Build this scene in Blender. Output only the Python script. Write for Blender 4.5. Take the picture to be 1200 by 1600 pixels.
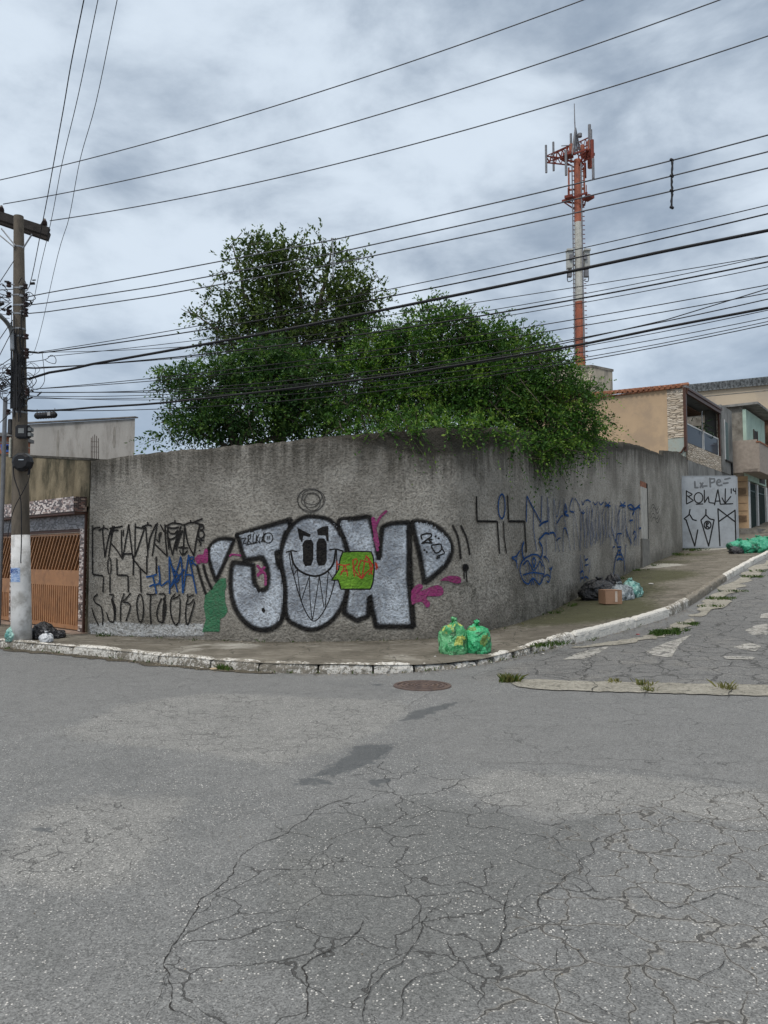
import bpy, bmesh, math, random
import numpy as np
from mathutils import Vector, Matrix
rnd = random.Random(7); rng = np.random.default_rng(11)
for o in list(bpy.data.objects): bpy.data.objects.remove(o)
S = bpy.context.scene; COL = S.collection; PI = math.pi

# ------------------------------------------------------------ camera
FPX, PITCH, EYE = 1190.0, math.radians(3.4), 1.6
cam = bpy.data.cameras.new('camera'); co = bpy.data.objects.new('camera', cam); COL.objects.link(co)
co.location = (0, 0, EYE); co.rotation_euler = (PI/2 + PITCH, 0, 0)
cam.sensor_fit = 'VERTICAL'; cam.sensor_height = 36; cam.lens = 36*FPX/1600; cam.clip_end = 3000; cam.clip_start = .05
S.camera = co
S.render.resolution_x, S.render.resolution_y = 768, 1024
# ------------------------------------------------------------ light
SUN_EL, SUN_AZ = math.radians(50), math.radians(214)      # high veiled sun behind the viewer's left shoulder
sun = bpy.data.lights.new('sun', 'SUN'); sun.energy = 1.5; sun.angle = math.radians(16); sun.color = (1, .965, .92)
so = bpy.data.objects.new('sun', sun); COL.objects.link(so)
so.rotation_euler = (PI/2 - SUN_EL, 0, PI - SUN_AZ); so.location = (0, 0, 40)
S.view_settings.view_transform = 'Standard'; S.view_settings.look = 'None'; S.view_settings.gamma = 1
S.view_settings.exposure = 0.12
S.cycles.max_bounces = 6; S.cycles.transparent_max_bounces = 24

# ------------------------------------------------------------ node helpers
class NT:
    def __init__(s, tree): s.t = tree; s.n = tree.nodes; s.l = tree.links
    def set(s, sock, v):
        if v is None: return
        if hasattr(v, 'is_output'): s.l.new(v, sock)
        else:
            if isinstance(v, (tuple, list)) and len(v) == 3 and sock.type == 'RGBA': v = (*v, 1)
            sock.default_value = v
    def math(s, op, a, b=None, c=None, clamp=False):
        n = s.n.new('ShaderNodeMath'); n.operation = op; n.use_clamp = clamp
        s.set(n.inputs[0], a); s.set(n.inputs[1], b); s.set(n.inputs[2], c); return n.outputs[0]
    def mix(s, f, a, b, mode='MIX'):
        n = s.n.new('ShaderNodeMix'); n.data_type = 'RGBA'; n.blend_type = mode
        s.set(n.inputs[0], f); s.set(n.inputs[6], a); s.set(n.inputs[7], b); return n.outputs[2]
    def noise(s, vec, scale, detail=4, rough=.55, dist=0, out=0):
        n = s.n.new('ShaderNodeTexNoise'); s.set(n.inputs['Vector'], vec); n.inputs['Scale'].default_value = scale
        n.inputs['Detail'].default_value = detail; n.inputs['Roughness'].default_value = rough; n.inputs['Distortion'].default_value = dist
        return n.outputs[out]
    def vor(s, vec, scale, feat='F1', out='Distance', rnd_=1):
        n = s.n.new('ShaderNodeTexVoronoi'); n.feature = feat; s.set(n.inputs['Vector'], vec); n.inputs['Scale'].default_value = scale
        n.inputs['Randomness'].default_value = rnd_
        return n.outputs[out]
    def map(s, vec, scale=(1, 1, 1), loc=(0, 0, 0), rot=(0, 0, 0)):
        n = s.n.new('ShaderNodeMapping'); s.set(n.inputs['Vector'], vec); n.inputs['Scale'].default_value = scale
        n.inputs['Location'].default_value = loc; n.inputs['Rotation'].default_value = rot; return n.outputs[0]
    def ramp(s, f, lo, hi, a=0., b=1., smooth=True):
        n = s.n.new('ShaderNodeMapRange'); n.interpolation_type = 'SMOOTHSTEP' if smooth else 'LINEAR'
        s.set(n.inputs[0], f); s.set(n.inputs[1], lo); s.set(n.inputs[2], hi); s.set(n.inputs[3], a); s.set(n.inputs[4], b); return n.outputs[0]
    def vadd(s, a, b, op='ADD'):
        n = s.n.new('ShaderNodeVectorMath'); n.operation = op; s.set(n.inputs[0], a); s.set(n.inputs[1], b); return n.outputs[0]
    def vscale(s, a, k):
        n = s.n.new('ShaderNodeVectorMath'); n.operation = 'SCALE'; s.set(n.inputs[0], a); s.set(n.inputs[3], k); return n.outputs[0]
    def pos(s):
        return s.n.new('ShaderNodeNewGeometry').outputs['Position']
    def obj(s): return s.n.new('ShaderNodeTexCoord').outputs['Object']
    def attr(s, name, out='Fac'):
        n = s.n.new('ShaderNodeAttribute'); n.attribute_name = name; return n.outputs[out]
    def bump(s, h, dist=.01, strength=1, normal=None):
        n = s.n.new('ShaderNodeBump'); s.set(n.inputs['Height'], h); n.inputs['Distance'].default_value = dist
        n.inputs['Strength'].default_value = strength; s.set(n.inputs['Normal'], normal); return n.outputs[0]
    def sepz(s, v):
        n = s.n.new('ShaderNodeSeparateXYZ'); s.set(n.inputs[0], v); return n.outputs
def new_mat(name):
    m = bpy.data.materials.new(name); m.use_nodes = True; t = NT(m.node_tree)
    b = t.n['Principled BSDF']; return m, t, b
def simple(name, col, rough=.7, var=.25, vs=6, metal=0, bump=0, bs=40, dirt=None, dscale=2, spec=.3, stretch=(1, 1, 1)):
    m, t, b = new_mat(name); p = t.obj()
    n = t.noise(t.map(p, stretch), vs, 5, .6)
    c = t.mix(t.ramp(n, .3, .7), tuple(x*(1-var) for x in col), tuple(min(1, x*(1+var)) for x in col))
    if dirt: c = t.mix(t.ramp(t.noise(t.map(p, stretch), dscale, 6, .7), .44, .68), c, dirt)
    t.set(b.inputs['Base Color'], c); b.inputs['Roughness'].default_value = rough; b.inputs['Metallic'].default_value = metal
    b.inputs['Specular IOR Level'].default_value = spec
    if bump: t.set(b.inputs['Normal'], t.bump(t.noise(p, bs, 4, .6), bump))
    return m

# ------------------------------------------------------------ world: veiled nishita sky plus cloud layer by direction
w = bpy.data.worlds.new('World'); S.world = w; w.use_nodes = True; T = NT(w.node_tree)
bg = T.n['Background']
sky = T.n.new('ShaderNodeTexSky'); sky.sky_type = 'NISHITA'; sky.sun_disc = False
sky.sun_elevation = SUN_EL; sky.sun_rotation = SUN_AZ; sky.dust_density = 3
d = T.n.new('ShaderNodeTexCoord').outputs['Generated']
sx = T.sepz(d)
zz = T.math('ADD', T.math('MAXIMUM', sx[2], 0), .22)
cv = T.map(d, (1.0, 1.0, 1.9))
big = T.noise(T.map(cv, (1, 1, 1), (3.3, 1.7, .4)), 2.3, 4, .5, .3)
med = T.noise(T.map(cv, (1, 1, 1), (7.1, 2.2, .9)), 5.2, 8, .58, .2)
cl = T.math('ADD', T.math('MULTIPLY', big, .55), T.math('MULTIPLY', med, .45))
dens = T.ramp(cl, .39, .61)
dark = (2.85, 3.55, 4.5); lite = (6.7, 7.6, 8.6)
ccol = T.mix(dens, dark, lite)
# paler towards the horizon, brighter overhead (outside the picture), as under a real overcast
ccol = T.mix(T.ramp(sx[2], .02, .36, .5, 0.), ccol, (4.7, 5.9, 7.5))
zen = T.ramp(sx[2], .62, .95, 1.0, 2.7)
ccol = T.mix(T.ramp(sx[2], .62, .9), ccol, (7.2, 6.9, 6.5))
vm = T.n.new('ShaderNodeVectorMath'); vm.operation = 'SCALE'; T.set(vm.inputs[0], ccol); T.set(vm.inputs[3], zen)
fin = T.mix(.93, sky.outputs[0], vm.outputs[0])
T.set(bg.inputs[0], fin); bg.inputs[1].default_value = .1

# ------------------------------------------------------------ survey helpers: picture position -> metres
def ray(u, v):
    a = (u-600)/FPX; b = (800-v)/FPX
    return np.array([a, math.cos(PITCH)-b*math.sin(PITCH), math.sin(PITCH)+b*math.cos(PITCH)])
def sp(t, w_=1.0): return w_*np.logaddexp(0, t/w_)
def gz(x, y):
    s = .8*x+.6*y
    return .08*(sp(s-9.5)-sp(s-75, 3)) + .05*(sp(s-38, 2)-sp(s-75, 3))
def ghit(u, v, h=0.):
    d_ = ray(u, v); t = np.linspace(1, 90, 18000); P = np.outer(t, d_)+[0, 0, EYE]
    k = np.where(P[:, 2] < gz(P[:, 0], P[:, 1])+h)[0]
    return P[k[0]]
def at(u, v, Y):
    d_ = ray(u, v)*(Y/ray(u, v)[1]); return Vector((d_[0], Y, EYE+d_[2]))
def G(x, y, h=0): return float(gz(x, y))+h

# ------------------------------------------------------------ mesh helpers
class MB:
    def __init__(s): s.v = []; s.f = []; s.a = []
    def add(s, vs, fs, al=None):
        k = len(s.v); s.v += [tuple(x) for x in vs]; s.f += [tuple(i+k for i in f) for f in fs]
        s.a += list(al) if al is not None else [1.]*len(vs)
    def box(s, c, size, rz=0, M=None):
        hx, hy, hz = [q/2 for q in size]
        R = Matrix.Rotation(rz, 3, 'Z') if M is None else M
        vs = [Vector(c)+R@Vector((x*hx, y*hy, z*hz)) for x in (-1, 1) for y in (-1, 1) for z in (-1, 1)]
        s.add(vs, [(0, 1, 3, 2), (4, 6, 7, 5), (0, 4, 5, 1), (2, 3, 7, 6), (0, 2, 6, 4), (1, 5, 7, 3)])
    def tube(s, pts, r, n=8, cap=True):
        pts = [Vector(p) for p in pts]; m = len(pts); rr = r if isinstance(r, (list, tuple)) else [r]*m
        vs = []; fs = []; up = None
        for i, p in enumerate(pts):
            tdir = (pts[min(i+1, m-1)]-pts[max(i-1, 0)])
            tdir = tdir.normalized() if tdir.length > 1e-9 else Vector((0, 0, 1))
            if up is None: up = Vector((0, 0, 1)) if abs(tdir.z) < .9 else Vector((1, 0, 0))
            a = tdir.cross(up)
            if a.length < 1e-6: a = tdir.orthogonal()
            a.normalize(); b = a.cross(tdir).normalized(); up = b
            for k in range(n):
                q = 2*PI*k/n; vs.append(p+(a*math.cos(q)+b*math.sin(q))*rr[i])
        for i in range(m-1):
            for k in range(n): fs.append((i*n+k, i*n+(k+1) % n, (i+1)*n+(k+1) % n, (i+1)*n+k))
        if cap: fs.append(tuple(range(n))[::-1]); fs.append(tuple((m-1)*n+k for k in range(n)))
        s.add(vs, fs)
    def bar(s, a, b, wd, ht=None):
        a = Vector(a); b = Vector(b); dd = b-a; L = dd.length; dd.normalize()
        up = Vector((0, 0, 1)) if abs(dd.z) < .95 else Vector((0, 1, 0))
        x = dd.cross(up).normalized(); z = x.cross(dd)
        s.box((a+b)/2, (wd, L, ht or wd), M=Matrix((x, dd, z)).transposed())
    def build(s, name, mat, parent=None, smooth=False, alpha=False):
        me = bpy.data.meshes.new(name); me.from_pydata(s.v, [], s.f); me.update()
        if alpha:
            at_ = me.attributes.new('fade', 'FLOAT', 'POINT'); at_.data.foreach_set('value', s.a)
        if smooth: me.polygons.foreach_set('use_smooth', [True]*len(me.polygons))
        o = bpy.data.objects.new(name, me); COL.objects.link(o)
        if mat: me.materials.append(mat)
        if parent is not None:
            o.parent = parent; o.matrix_parent_inverse = Matrix.Translation(-parent.location) if parent.type == 'EMPTY' else (parent.parent and Matrix.Translation(parent.parent.location) @ Matrix.Translation(-parent.parent.location) or Matrix.Identity(4))
        return o
def fast(name, V, F, mat, parent=None, attrs=None, smooth=False):
    V = np.asarray(V, dtype=np.float32); F = np.asarray(F, dtype=np.int32); k = F.shape[1]
    me = bpy.data.meshes.new(name); me.vertices.add(len(V)); me.vertices.foreach_set('co', V.ravel())
    me.loops.add(F.size); me.loops.foreach_set('vertex_index', F.ravel())
    me.polygons.add(len(F)); me.polygons.foreach_set('loop_start', np.arange(0, F.size, k, dtype=np.int32)); me.polygons.foreach_set('loop_total', np.full(len(F), k, dtype=np.int32))
    me.update(calc_edges=True); me.validate()
    for kk, vv in (attrs or {}).items():
        a_ = me.attributes.new(kk, 'FLOAT', 'POINT'); a_.data.foreach_set('value', np.asarray(vv, dtype=np.float32).ravel())
    if smooth: me.polygons.foreach_set('use_smooth', [True]*len(me.polygons))
    me.materials.append(mat); o = bpy.data.objects.new(name, me); COL.objects.link(o)
    if parent is not None:
        o.parent = parent; o.matrix_parent_inverse = Matrix.Translation(-parent.location)
    return o
def tag(o, label=None, cat=None, group=None, kind=None):
    if label: o['label'] = label
    if cat: o['category'] = cat
    if group: o['group'] = group
    if kind: o['kind'] = kind
    return o
def empty(name, loc, label, cat, group=None):
    o = bpy.data.objects.new(name, None); COL.objects.link(o); o.location = loc; o.empty_display_size = .2
    return tag(o, label, cat, group)
def gridfaces(nu, nv):
    i = np.arange(nu-1)[:, None]; j = np.arange(nv-1)[None, :]
    a = i*nv+j; return np.stack([a, a+nv, a+nv+1, a+1], -1).reshape(-1, 4)
def catmull(P, n):
    P = np.array(P, float); Q = np.vstack([2*P[0]-P[1], P, 2*P[-1]-P[-2]]); out = []
    for i in range(1, len(Q)-2):
        for t in np.arange(n)/n:
            a, b, c, d_ = Q[i-1], Q[i], Q[i+1], Q[i+2]
            out.append(.5*((2*b)+(c-a)*t+(2*a-5*b+4*c-d_)*t*t+(3*b-a-3*c+d_)*t**3))
    out.append(P[-1]); return np.array(out)
def vnoise(x, y, seed=0):
    x = np.asarray(x, float); y = np.asarray(y, float); xi = np.floor(x).astype(int); yi = np.floor(y).astype(int); fx = x-xi; fy = y-yi
    def h(a, b):
        n = (a*374761393+b*668265263+seed*1442695041) & 0xffffffff; n = ((n ^ (n >> 13))*1274126177) & 0xffffffff
        return ((n ^ (n >> 16)) & 0xffff)/65535.
    fx = fx*fx*(3-2*fx); fy = fy*fy*(3-2*fy)
    return (h(xi, yi)*(1-fx)+h(xi+1, yi)*fx)*(1-fy)+(h(xi, yi+1)*(1-fx)+h(xi+1, yi+1)*fx)*fy
def inpoly(x, y, poly):
    r = np.zeros(np.shape(x), bool); n = len(poly)
    for i in range(n):
        x1, y1 = poly[i]; x2, y2 = poly[(i+1) % n]
        c = ((y1 > y) != (y2 > y)) & (x < (x2-x1)*(y-y1)/((y2-y1) if y2 != y1 else 1e-12)+x1); r ^= c
    return r
def pdist(x, y, poly, closed=True):
    dm = np.full(np.shape(x), 1e9); n = len(poly)
    for i in range(n if closed else n-1):
        ax, ay = poly[i][:2]; bx, by = poly[(i+1) % n][:2]; L = (bx-ax)**2+(by-ay)**2+1e-12
        t = np.clip(((x-ax)*(bx-ax)+(y-ay)*(by-ay))/L, 0, 1)
        dm = np.minimum(dm, np.hypot(x-ax-t*(bx-ax), y-ay-t*(by-ay)))
    return dm
def gpoly(pts): return [tuple(ghit(u, v)[:2]) for u, v in pts]

# ------------------------------------------------------------ materials: asphalt
m_road, t, b = new_mat('asphalt'); p = t.pos()
light, darkp, crackA, crackB, smoothp, tar, sidest = [t.attr(k) for k in ('light', 'dark', 'cracka', 'crackb', 'smooth', 'tar', 'side')]
wob = t.noise(p, 2.6, 5, .6); wob2 = t.noise(p, 11, 4, .6)
wsum = t.math('MULTIPLY', t.math('ADD', t.math('SUBTRACT', wob, .5), t.math('MULTIPLY', t.math('SUBTRACT', wob2, .5), .4)), 1.1)
def msk(a, soft=.12): return t.ramp(t.math('ADD', a, wsum), -soft, soft)
mL, mD, mS = msk(light, .3), msk(darkp, .3), msk(smoothp, .08)
wsm = t.math('ADD', t.math('MULTIPLY', t.math('SUBTRACT', wob2, .5), 1.6), t.math('MULTIPLY', t.math('SUBTRACT', t.noise(t.map(p, (1, 1, 1), rot=(0, 0, .9)), 5, 5, .7, 1.), .5), 2.4))
mT = t.ramp(t.math('ADD', tar, wsm), .0, .25)
c = t.mix(t.ramp(t.noise(p, .9, 5, .6), .3, .7), (.160, .164, .162), (.196, .199, .195))
c = t.mix(t.math('MULTIPLY', mL, .55), c, (.275, .272, .255))
c = t.mix(t.math('MULTIPLY', mD, .7), c, (.125, .129, .125))
c = t.mix(t.math('MULTIPLY', mS, .8), c, (.185, .187, .183))
c = t.mix(t.math('MULTIPLY', sidest, .5), c, (.14, .137, .13))
c = t.mix(t.math('MULTIPLY', sidest, t.ramp(t.noise(p, 1.3, 6, .7), .5, .7, 0, .5)), c, (.25, .24, .215))
c = t.mix(t.ramp(t.noise(p, 5, 6, .7), .35, .75, 0, .3), c, (.10, .10, .098))
# aggregate stones
vcol = t.vor(p, 95, 'F1', 'Color'); vr = t.sepz(vcol)
agg = t.ramp(vr[0], 0, 1, .52, 1.34)
vf = t.sepz(t.vor(p, 170, 'F1', 'Color')); agg = t.ramp(t.math('ADD', t.math('MULTIPLY', vr[0], .4), t.math('MULTIPLY', vf[0], .6)), .1, .9, .58, 1.30, smooth=False)
c = t.mix(1., c, agg, 'MULTIPLY')
near = t.ramp(t.noise(p, 1.6, 3, .5), .35, .65, .35, 1.)
stone = t.math('MULTIPLY', t.ramp(vr[1], .84, .93), t.math('SUBTRACT', 1., t.math('MULTIPLY', mS, .75)))
stone = t.math('MULTIPLY', stone, t.ramp(t.vor(p, 95), .25, .5, 1, 0))
c = t.mix(t.math('MULTIPLY', stone, near), c, (.66, .64, .60))
v2 = t.sepz(t.vor(p, 34, 'F1', 'Color'))
c = t.mix(t.math('MULTIPLY', t.ramp(v2[1], .93, .97), t.ramp(t.vor(p, 34), .1, .22, .8, 0)), c, (.06, .06, .06))
pit = t.math('MULTIPLY', t.ramp(vf[2], .8, .9), .6)
c = t.mix(pit, c, (.055, .056, .056))
# crack webs
def web(scale, width, mask, seed, gap):
    q = t.map(p, (1, 1, 1), (seed, seed*.7, 0)); wv = t.vscale(t.vadd(t.noise(q, 3.5, 4, .52, out=1), (-.5, -.5, -.5)), .30)
    e = t.vor(t.vadd(q, wv), scale, 'DISTANCE_TO_EDGE')
    brk = t.ramp(t.noise(q, 1.7, 3, .6), gap-.08, gap+.1)
    wd = t.math('MULTIPLY', t.math('MULTIPLY', brk, mask), width)
    return t.ramp(t.math('DIVIDE', e, t.math('MAXIMUM', wd, .0005)), .6, 1.2, 1, 0), t.ramp(t.math('DIVIDE', e, t.math('MAXIMUM', wd, .0005)), 1.0, 3.6, 1, 0)
mA, mB = msk(crackA, .2), msk(crackB, .2)
k1, h1 = web(3.3, .013, mA, 3.1, .36)
k2, h2 = web(2.5, .0095, mB, 8.4, .42)
k3, h3 = web(6.0, .022, t.math('MULTIPLY', t.math('MAXIMUM', t.math('MULTIPLY', mL, .8), sidest), .9), 1.9, .48)
k5, h5 = web(1.9, .022, t.math('MULTIPLY', sidest, 1.), 6.6, .33)
k4, h4 = web(1.25, .004, t.math('MULTIPLY', mS, 1.), 5.2, .5)
c = t.mix(t.math('MULTIPLY', h1, .30), c, (.30, .275, .235))
kk = t.math('MAXIMUM', t.math('MAXIMUM', k1, k2), t.math('MAXIMUM', t.math('MULTIPLY', k3, .75), t.math('MAXIMUM', t.math('MULTIPLY', k4, .6), k5)))
c = t.mix(t.math('MULTIPLY', kk, .78), c, (.040, .039, .037))
c = t.mix(t.math('MULTIPLY', mT, .72), c, (.062, .068, .072))
t.set(b.inputs['Base Color'], c); b.inputs['Specular IOR Level'].default_value = .35
t.set(b.inputs['Roughness'], t.ramp(mT, 0, 1, .82, .6))
hgt = t.math('SUBTRACT', t.math('MULTIPLY', vr[0], .28), t.math('MULTIPLY', kk, 1.6))
t.set(b.inputs['Normal'], t.bump(hgt, .006, .9))

# pavement / earth-stained concrete
m_pave, t, b = new_mat('stained_concrete_pavement'); p = t.pos()
nw, moss, pale = t.attr('nearwall'), t.attr('moss'), t.attr('pale')
n1 = t.noise(p, 1.5, 6, .65); n2 = t.noise(p, 9, 6, .7); n3 = t.noise(p, 45, 4, .7)
c = t.mix(t.ramp(n1, .3, .7), (.115, .103, .083), (.215, .196, .162))
c = t.mix(t.ramp(n2, .35, .75, 0, .55), c, (.095, .085, .068))
c = t.mix(t.ramp(t.noise(t.map(p, (1, 3, 1), rot=(0, 0, -.4)), 2.3, 6, .7), .54, .68, 0, .6), c, (.34, .32, .27))
c = t.mix(t.ramp(t.math('ADD', moss, t.math('SUBTRACT', n2, .5)), .25, .7, 0, .85), c, (.066, .068, .033))
c = t.mix(t.ramp(t.math('ADD', pale, t.math('SUBTRACT', n1, .5)), .35, .65, 0, .9), c, (.40, .385, .34))
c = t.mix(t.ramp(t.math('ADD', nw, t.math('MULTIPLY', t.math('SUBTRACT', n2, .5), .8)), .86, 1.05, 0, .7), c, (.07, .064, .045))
c = t.mix(t.ramp(n3, .55, .72, 0, .6), c, (.065, .06, .048))
c = t.mix(t.ramp(t.noise(p, 60, 3, .6), .68, .75, 0, .8), c, (.42, .40, .35))
e = t.vor(t.vadd(p, t.vscale(t.noise(p, 3, 4, .6, out=1), .4)), 1.1, 'DISTANCE_TO_EDGE')
c = t.mix(t.ramp(e, .004, .014, .7, 0), c, (.04, .038, .03))
t.set(b.inputs['Base Color'], c); b.inputs['Roughness'].default_value = .92; b.inputs['Specular IOR Level'].default_value = .15
t.set(b.inputs['Normal'], t.bump(t.math('ADD', n2, t.math('MULTIPLY', n3, .5)), .02, .9))

# whitewashed kerb
m_kerb, t, b = new_mat('whitewashed_kerb_stone'); p = t.pos()
wear = t.attr('wear'); n1 = t.noise(p, 5, 6, .7); n2 = t.noise(p, 26, 5, .75)
mk = t.math('ADD', t.math('ADD', wear, t.math('MULTIPLY', t.math('SUBTRACT', n1, .5), 1.3)), t.math('MULTIPLY', t.math('SUBTRACT', n2, .5), 1.3))
c = t.mix(t.ramp(mk, .38, .56), (.64, .62, .57), t.mix(n2, (.12, .11, .09), (.32, .29, .24)))
c = t.mix(t.ramp(t.noise(p, 40, 3, .6), .58, .68, 0, .8), c, (.12, .11, .095))
t.set(b.inputs['Base Color'], c); b.inputs['Roughness'].default_value = .9; b.inputs['Specular IOR Level'].default_value = .15
t.set(b.inputs['Normal'], t.bump(n2, .02, 1))
m_gutter = simple('worn_gutter_concrete', (.33, .315, .27), .9, .18, 5, bump=.01, bs=30, dirt=(.13, .12, .1), dscale=4)

# stucco wall, its relief shared by the paint on it
def stucco_h(t, p):
    a = t.noise(p, 21, 6, .68, .4); bq = t.vor(t.vadd(p, t.vscale(t.noise(p, 9, 3, .6, out=1), .12)), 24, 'SMOOTH_F1')
    return t.math('ADD', t.math('MULTIPLY', a, 1.2), t.math('MULTIPLY', bq, .6))
m_wall, t, b = new_mat('stained_stucco'); p = t.pos(); ft, fb, pale, blk, drip = t.attr('fromtop'), t.attr('frombase'), t.attr('pale'), t.attr('mould'), t.attr('drip')
h = stucco_h(t, p)
c = t.mix(t.ramp(t.noise(p, .75, 5, .6), .36, .64), (.255, .238, .208), (.425, .400, .355))
c = t.mix(t.ramp(h, .58, 1.0, .55, 0), c, (.075, .068, .056))  # hollows darkened in colour: cavity dirt that also stands in for relief shade
c = t.mix(t.ramp(t.noise(p, 3.1, 6, .7), .5, .75, 0, .45), c, (.16, .145, .12))
st = t.noise(t.map(p, (4.2, 4.2, .32)), 1.6, 6, .65); st2 = t.noise(t.map(p, (9, 9, .5)), 1.8, 5, .6); ft = t.math('SUBTRACT', ft, t.math('MULTIPLY', drip, .55))
down = t.ramp(t.math('ADD', ft, t.math('MULTIPLY', t.math('SUBTRACT', .5, st), 2.3)), -.1, .80, 1, 0)
c = t.mix(t.math('MULTIPLY', down, .78), c, (.052, .047, .038))
long_ = t.math('MULTIPLY', t.ramp(st2, .58, .70), t.ramp(t.math('ADD', ft, t.math('MULTIPLY', t.math('SUBTRACT', .5, st), 3.)), .3, 1.7, 1, 0))
c = t.mix(t.math('MULTIPLY', long_, .5), c, (.055, .05, .042))
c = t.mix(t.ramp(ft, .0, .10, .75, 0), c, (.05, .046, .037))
basem = t.ramp(t.math('ADD', fb, t.math('MULTIPLY', t.math('SUBTRACT', .5, t.noise(p, 2.2, 6, .7)), 1.4)), 0, .65, 1, 0)
c = t.mix(t.math('MULTIPLY', basem, .5), c, (.10, .092, .075))
c = t.mix(t.math('MULTIPLY', blk, t.ramp(t.noise(p, 3.5, 7, .75), .42, .62, 0, .8)), c, (.05, .05, .038))
c = t.mix(t.math('MULTIPLY', pale, t.ramp(t.noise(p, 2.5, 6, .7), .4, .65, 0, .6)), c, (.40, .38, .34))
t.set(b.inputs['Base Color'], c); b.inputs['Roughness'].default_value = .93; b.inputs['Specular IOR Level'].default_value = .12
t.set(b.inputs['Normal'], t.bump(h, .035, 1))

def paint_mat(name, c1, c2, wear=.25, wd=(.15, .135, .11), cover=1., patch=None, fuzz=False):
    m, t, b = new_mat(name); p = t.pos(); h = stucco_h(t, p)
    c = t.mix(t.ramp(t.noise(p, 2.3, 5, .65), .35, .65), c1, c2)
    c = t.mix(t.ramp(h, .5, 1.05, wear*1.6, 0), c, wd)
    c = t.mix(t.ramp(t.noise(p, 7, 6, .75), .52, .72, 0, wear), c, wd)
    t.set(b.inputs['Base Color'], c); b.inputs['Roughness'].default_value = .85; b.inputs['Specular IOR Level'].default_value = .04
    t.set(b.inputs['Normal'], t.bump(h, .035, 1))
    tr = t.n.new('ShaderNodeBsdfTransparent'); mx = t.n.new('ShaderNodeMixShader')
    al = t.math('ADD', t.attr('fade'), t.math('MULTIPLY', t.math('SUBTRACT', t.noise(p, 38, 4, .7), .5), .8))
    al = t.math('MULTIPLY', t.ramp(al, 0., 1.) if fuzz else t.ramp(al, .15, .55), cover)
    if patch: al = t.math('MULTIPLY', al, t.ramp(t.noise(p, 5, 7, .75), patch[0], patch[1]))
    t.set(mx.inputs[0], al); t.l.new(tr.outputs[0], mx.inputs[1]); t.l.new(b.outputs[0], mx.inputs[2])
    t.l.new(mx.outputs[0], t.n['Material Output'].inputs[0]); return m
p_black = paint_mat('black_spray_paint', (.013, .013, .014), (.022, .021, .021), .08)
p_fuzz = paint_mat('soft_black_spray', (.013, .013, .014), (.024, .023, .023), .08, fuzz=True)
p_silver = paint_mat('silver_spray_paint', (.27, .30, .345), (.60, .66, .73), .55, (.20, .20, .205))
p_green = paint_mat('green_wall_paint', (.045, .16, .085), (.06, .20, .105), .2)
p_lime = paint_mat('lime_spray_paint', (.12, .27, .03), (.20, .40, .05), .3, (.06, .12, .03))
p_mag = paint_mat('magenta_spray_paint', (.25, .035, .13), (.33, .055, .19), .25)
p_red = paint_mat('red_spray_paint', (.40, .05, .03), (.45, .07, .04), .1)
p_blue = paint_mat('blue_spray_paint', (.012, .05, .16), (.02, .075, .22), .08)
p_white = paint_mat('whitewash_smear', (.42, .43, .43), (.55, .56, .56), .6, (.2, .19, .17))
p_soft = paint_mat('thin_black_spray', (.05, .05, .05), (.08, .08, .08), .2, cover=.7)

# ============================================================ GROUND
xs = np.unique(np.round(np.concatenate([np.linspace(-400, -30, 18), np.linspace(-30, -7, 24), np.arange(-7, 8, .05), np.linspace(8, 30, 45), np.linspace(30, 500, 24)]), 3))
ys = np.unique(np.round(np.concatenate([np.linspace(-60, 0, 16), np.linspace(0, 2, 8), np.arange(2, 12.5, .05), np.linspace(12.5, 45, 110), np.linspace(45, 600, 28)]), 3))
X, Y = np.meshgrid(xs, ys, indexing='ij')
def region(px, soft=.35):
    gp = gpoly(px); dd = pdist(X, Y, gp); ins = inpoly(X, Y, gp); return np.clip(np.where(ins, dd, -dd)/soft, -1.2, 1.2)
A_ = {}
A_['cracka'] = region([(880, 1285), (1050, 1235), (1400, 1240), (1500, 1599), (1200, 1700), (690, 1700), (790, 1480), (850, 1370)])
A_['crackb'] = region([(270, 1700), (262, 1500), (370, 1350), (470, 1270), (560, 1190), (720, 1200), (860, 1270), (960, 1380), (820, 1560), (760, 1700)])
A_['light'] = np.maximum.reduce([region([(90, 1150), (190, 1100), (330, 1082), (620, 1095), (640, 1112), (560, 1165), (430, 1195), (250, 1170)]),
    region([(690, 1222), (780, 1205), (960, 1210), (1190, 1235), (1250, 1300), (1010, 1262), (850, 1275), (760, 1255)]),
    region([(0, 1270), (160, 1230), (330, 1240), (250, 1400), (60, 1420), (-80, 1400)])-.45,
    region([(430, 1330), (560, 1330), (520, 1420), (430, 1440)], .2)-.3])
A_['dark'] = np.maximum.reduce([region([(430, 1300), (640, 1245), (800, 1270), (925, 1330), (850, 1400), (800, 1500), (840, 1560), (560, 1599), (400, 1500)]),
    region([(860, 1290), (960, 1270), (920, 1335), (850, 1330)], .15), region([(0, 1400), (150, 1380), (160, 1560), (-50, 1560)])-.5])
A_['smooth'] = np.maximum(region([(640, 1125), (720, 1085), (900, 1080), (1500, 1090), (1700, 1245), (1200, 1225), (900, 1195), (700, 1190)], .25),
    region([(-900, 1040), (0, 1030), (400, 1056), (600, 1080), (620, 1093), (330, 1082), (180, 1098), (60, 1140), (-100, 1180), (-900, 1190)], .25))
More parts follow.
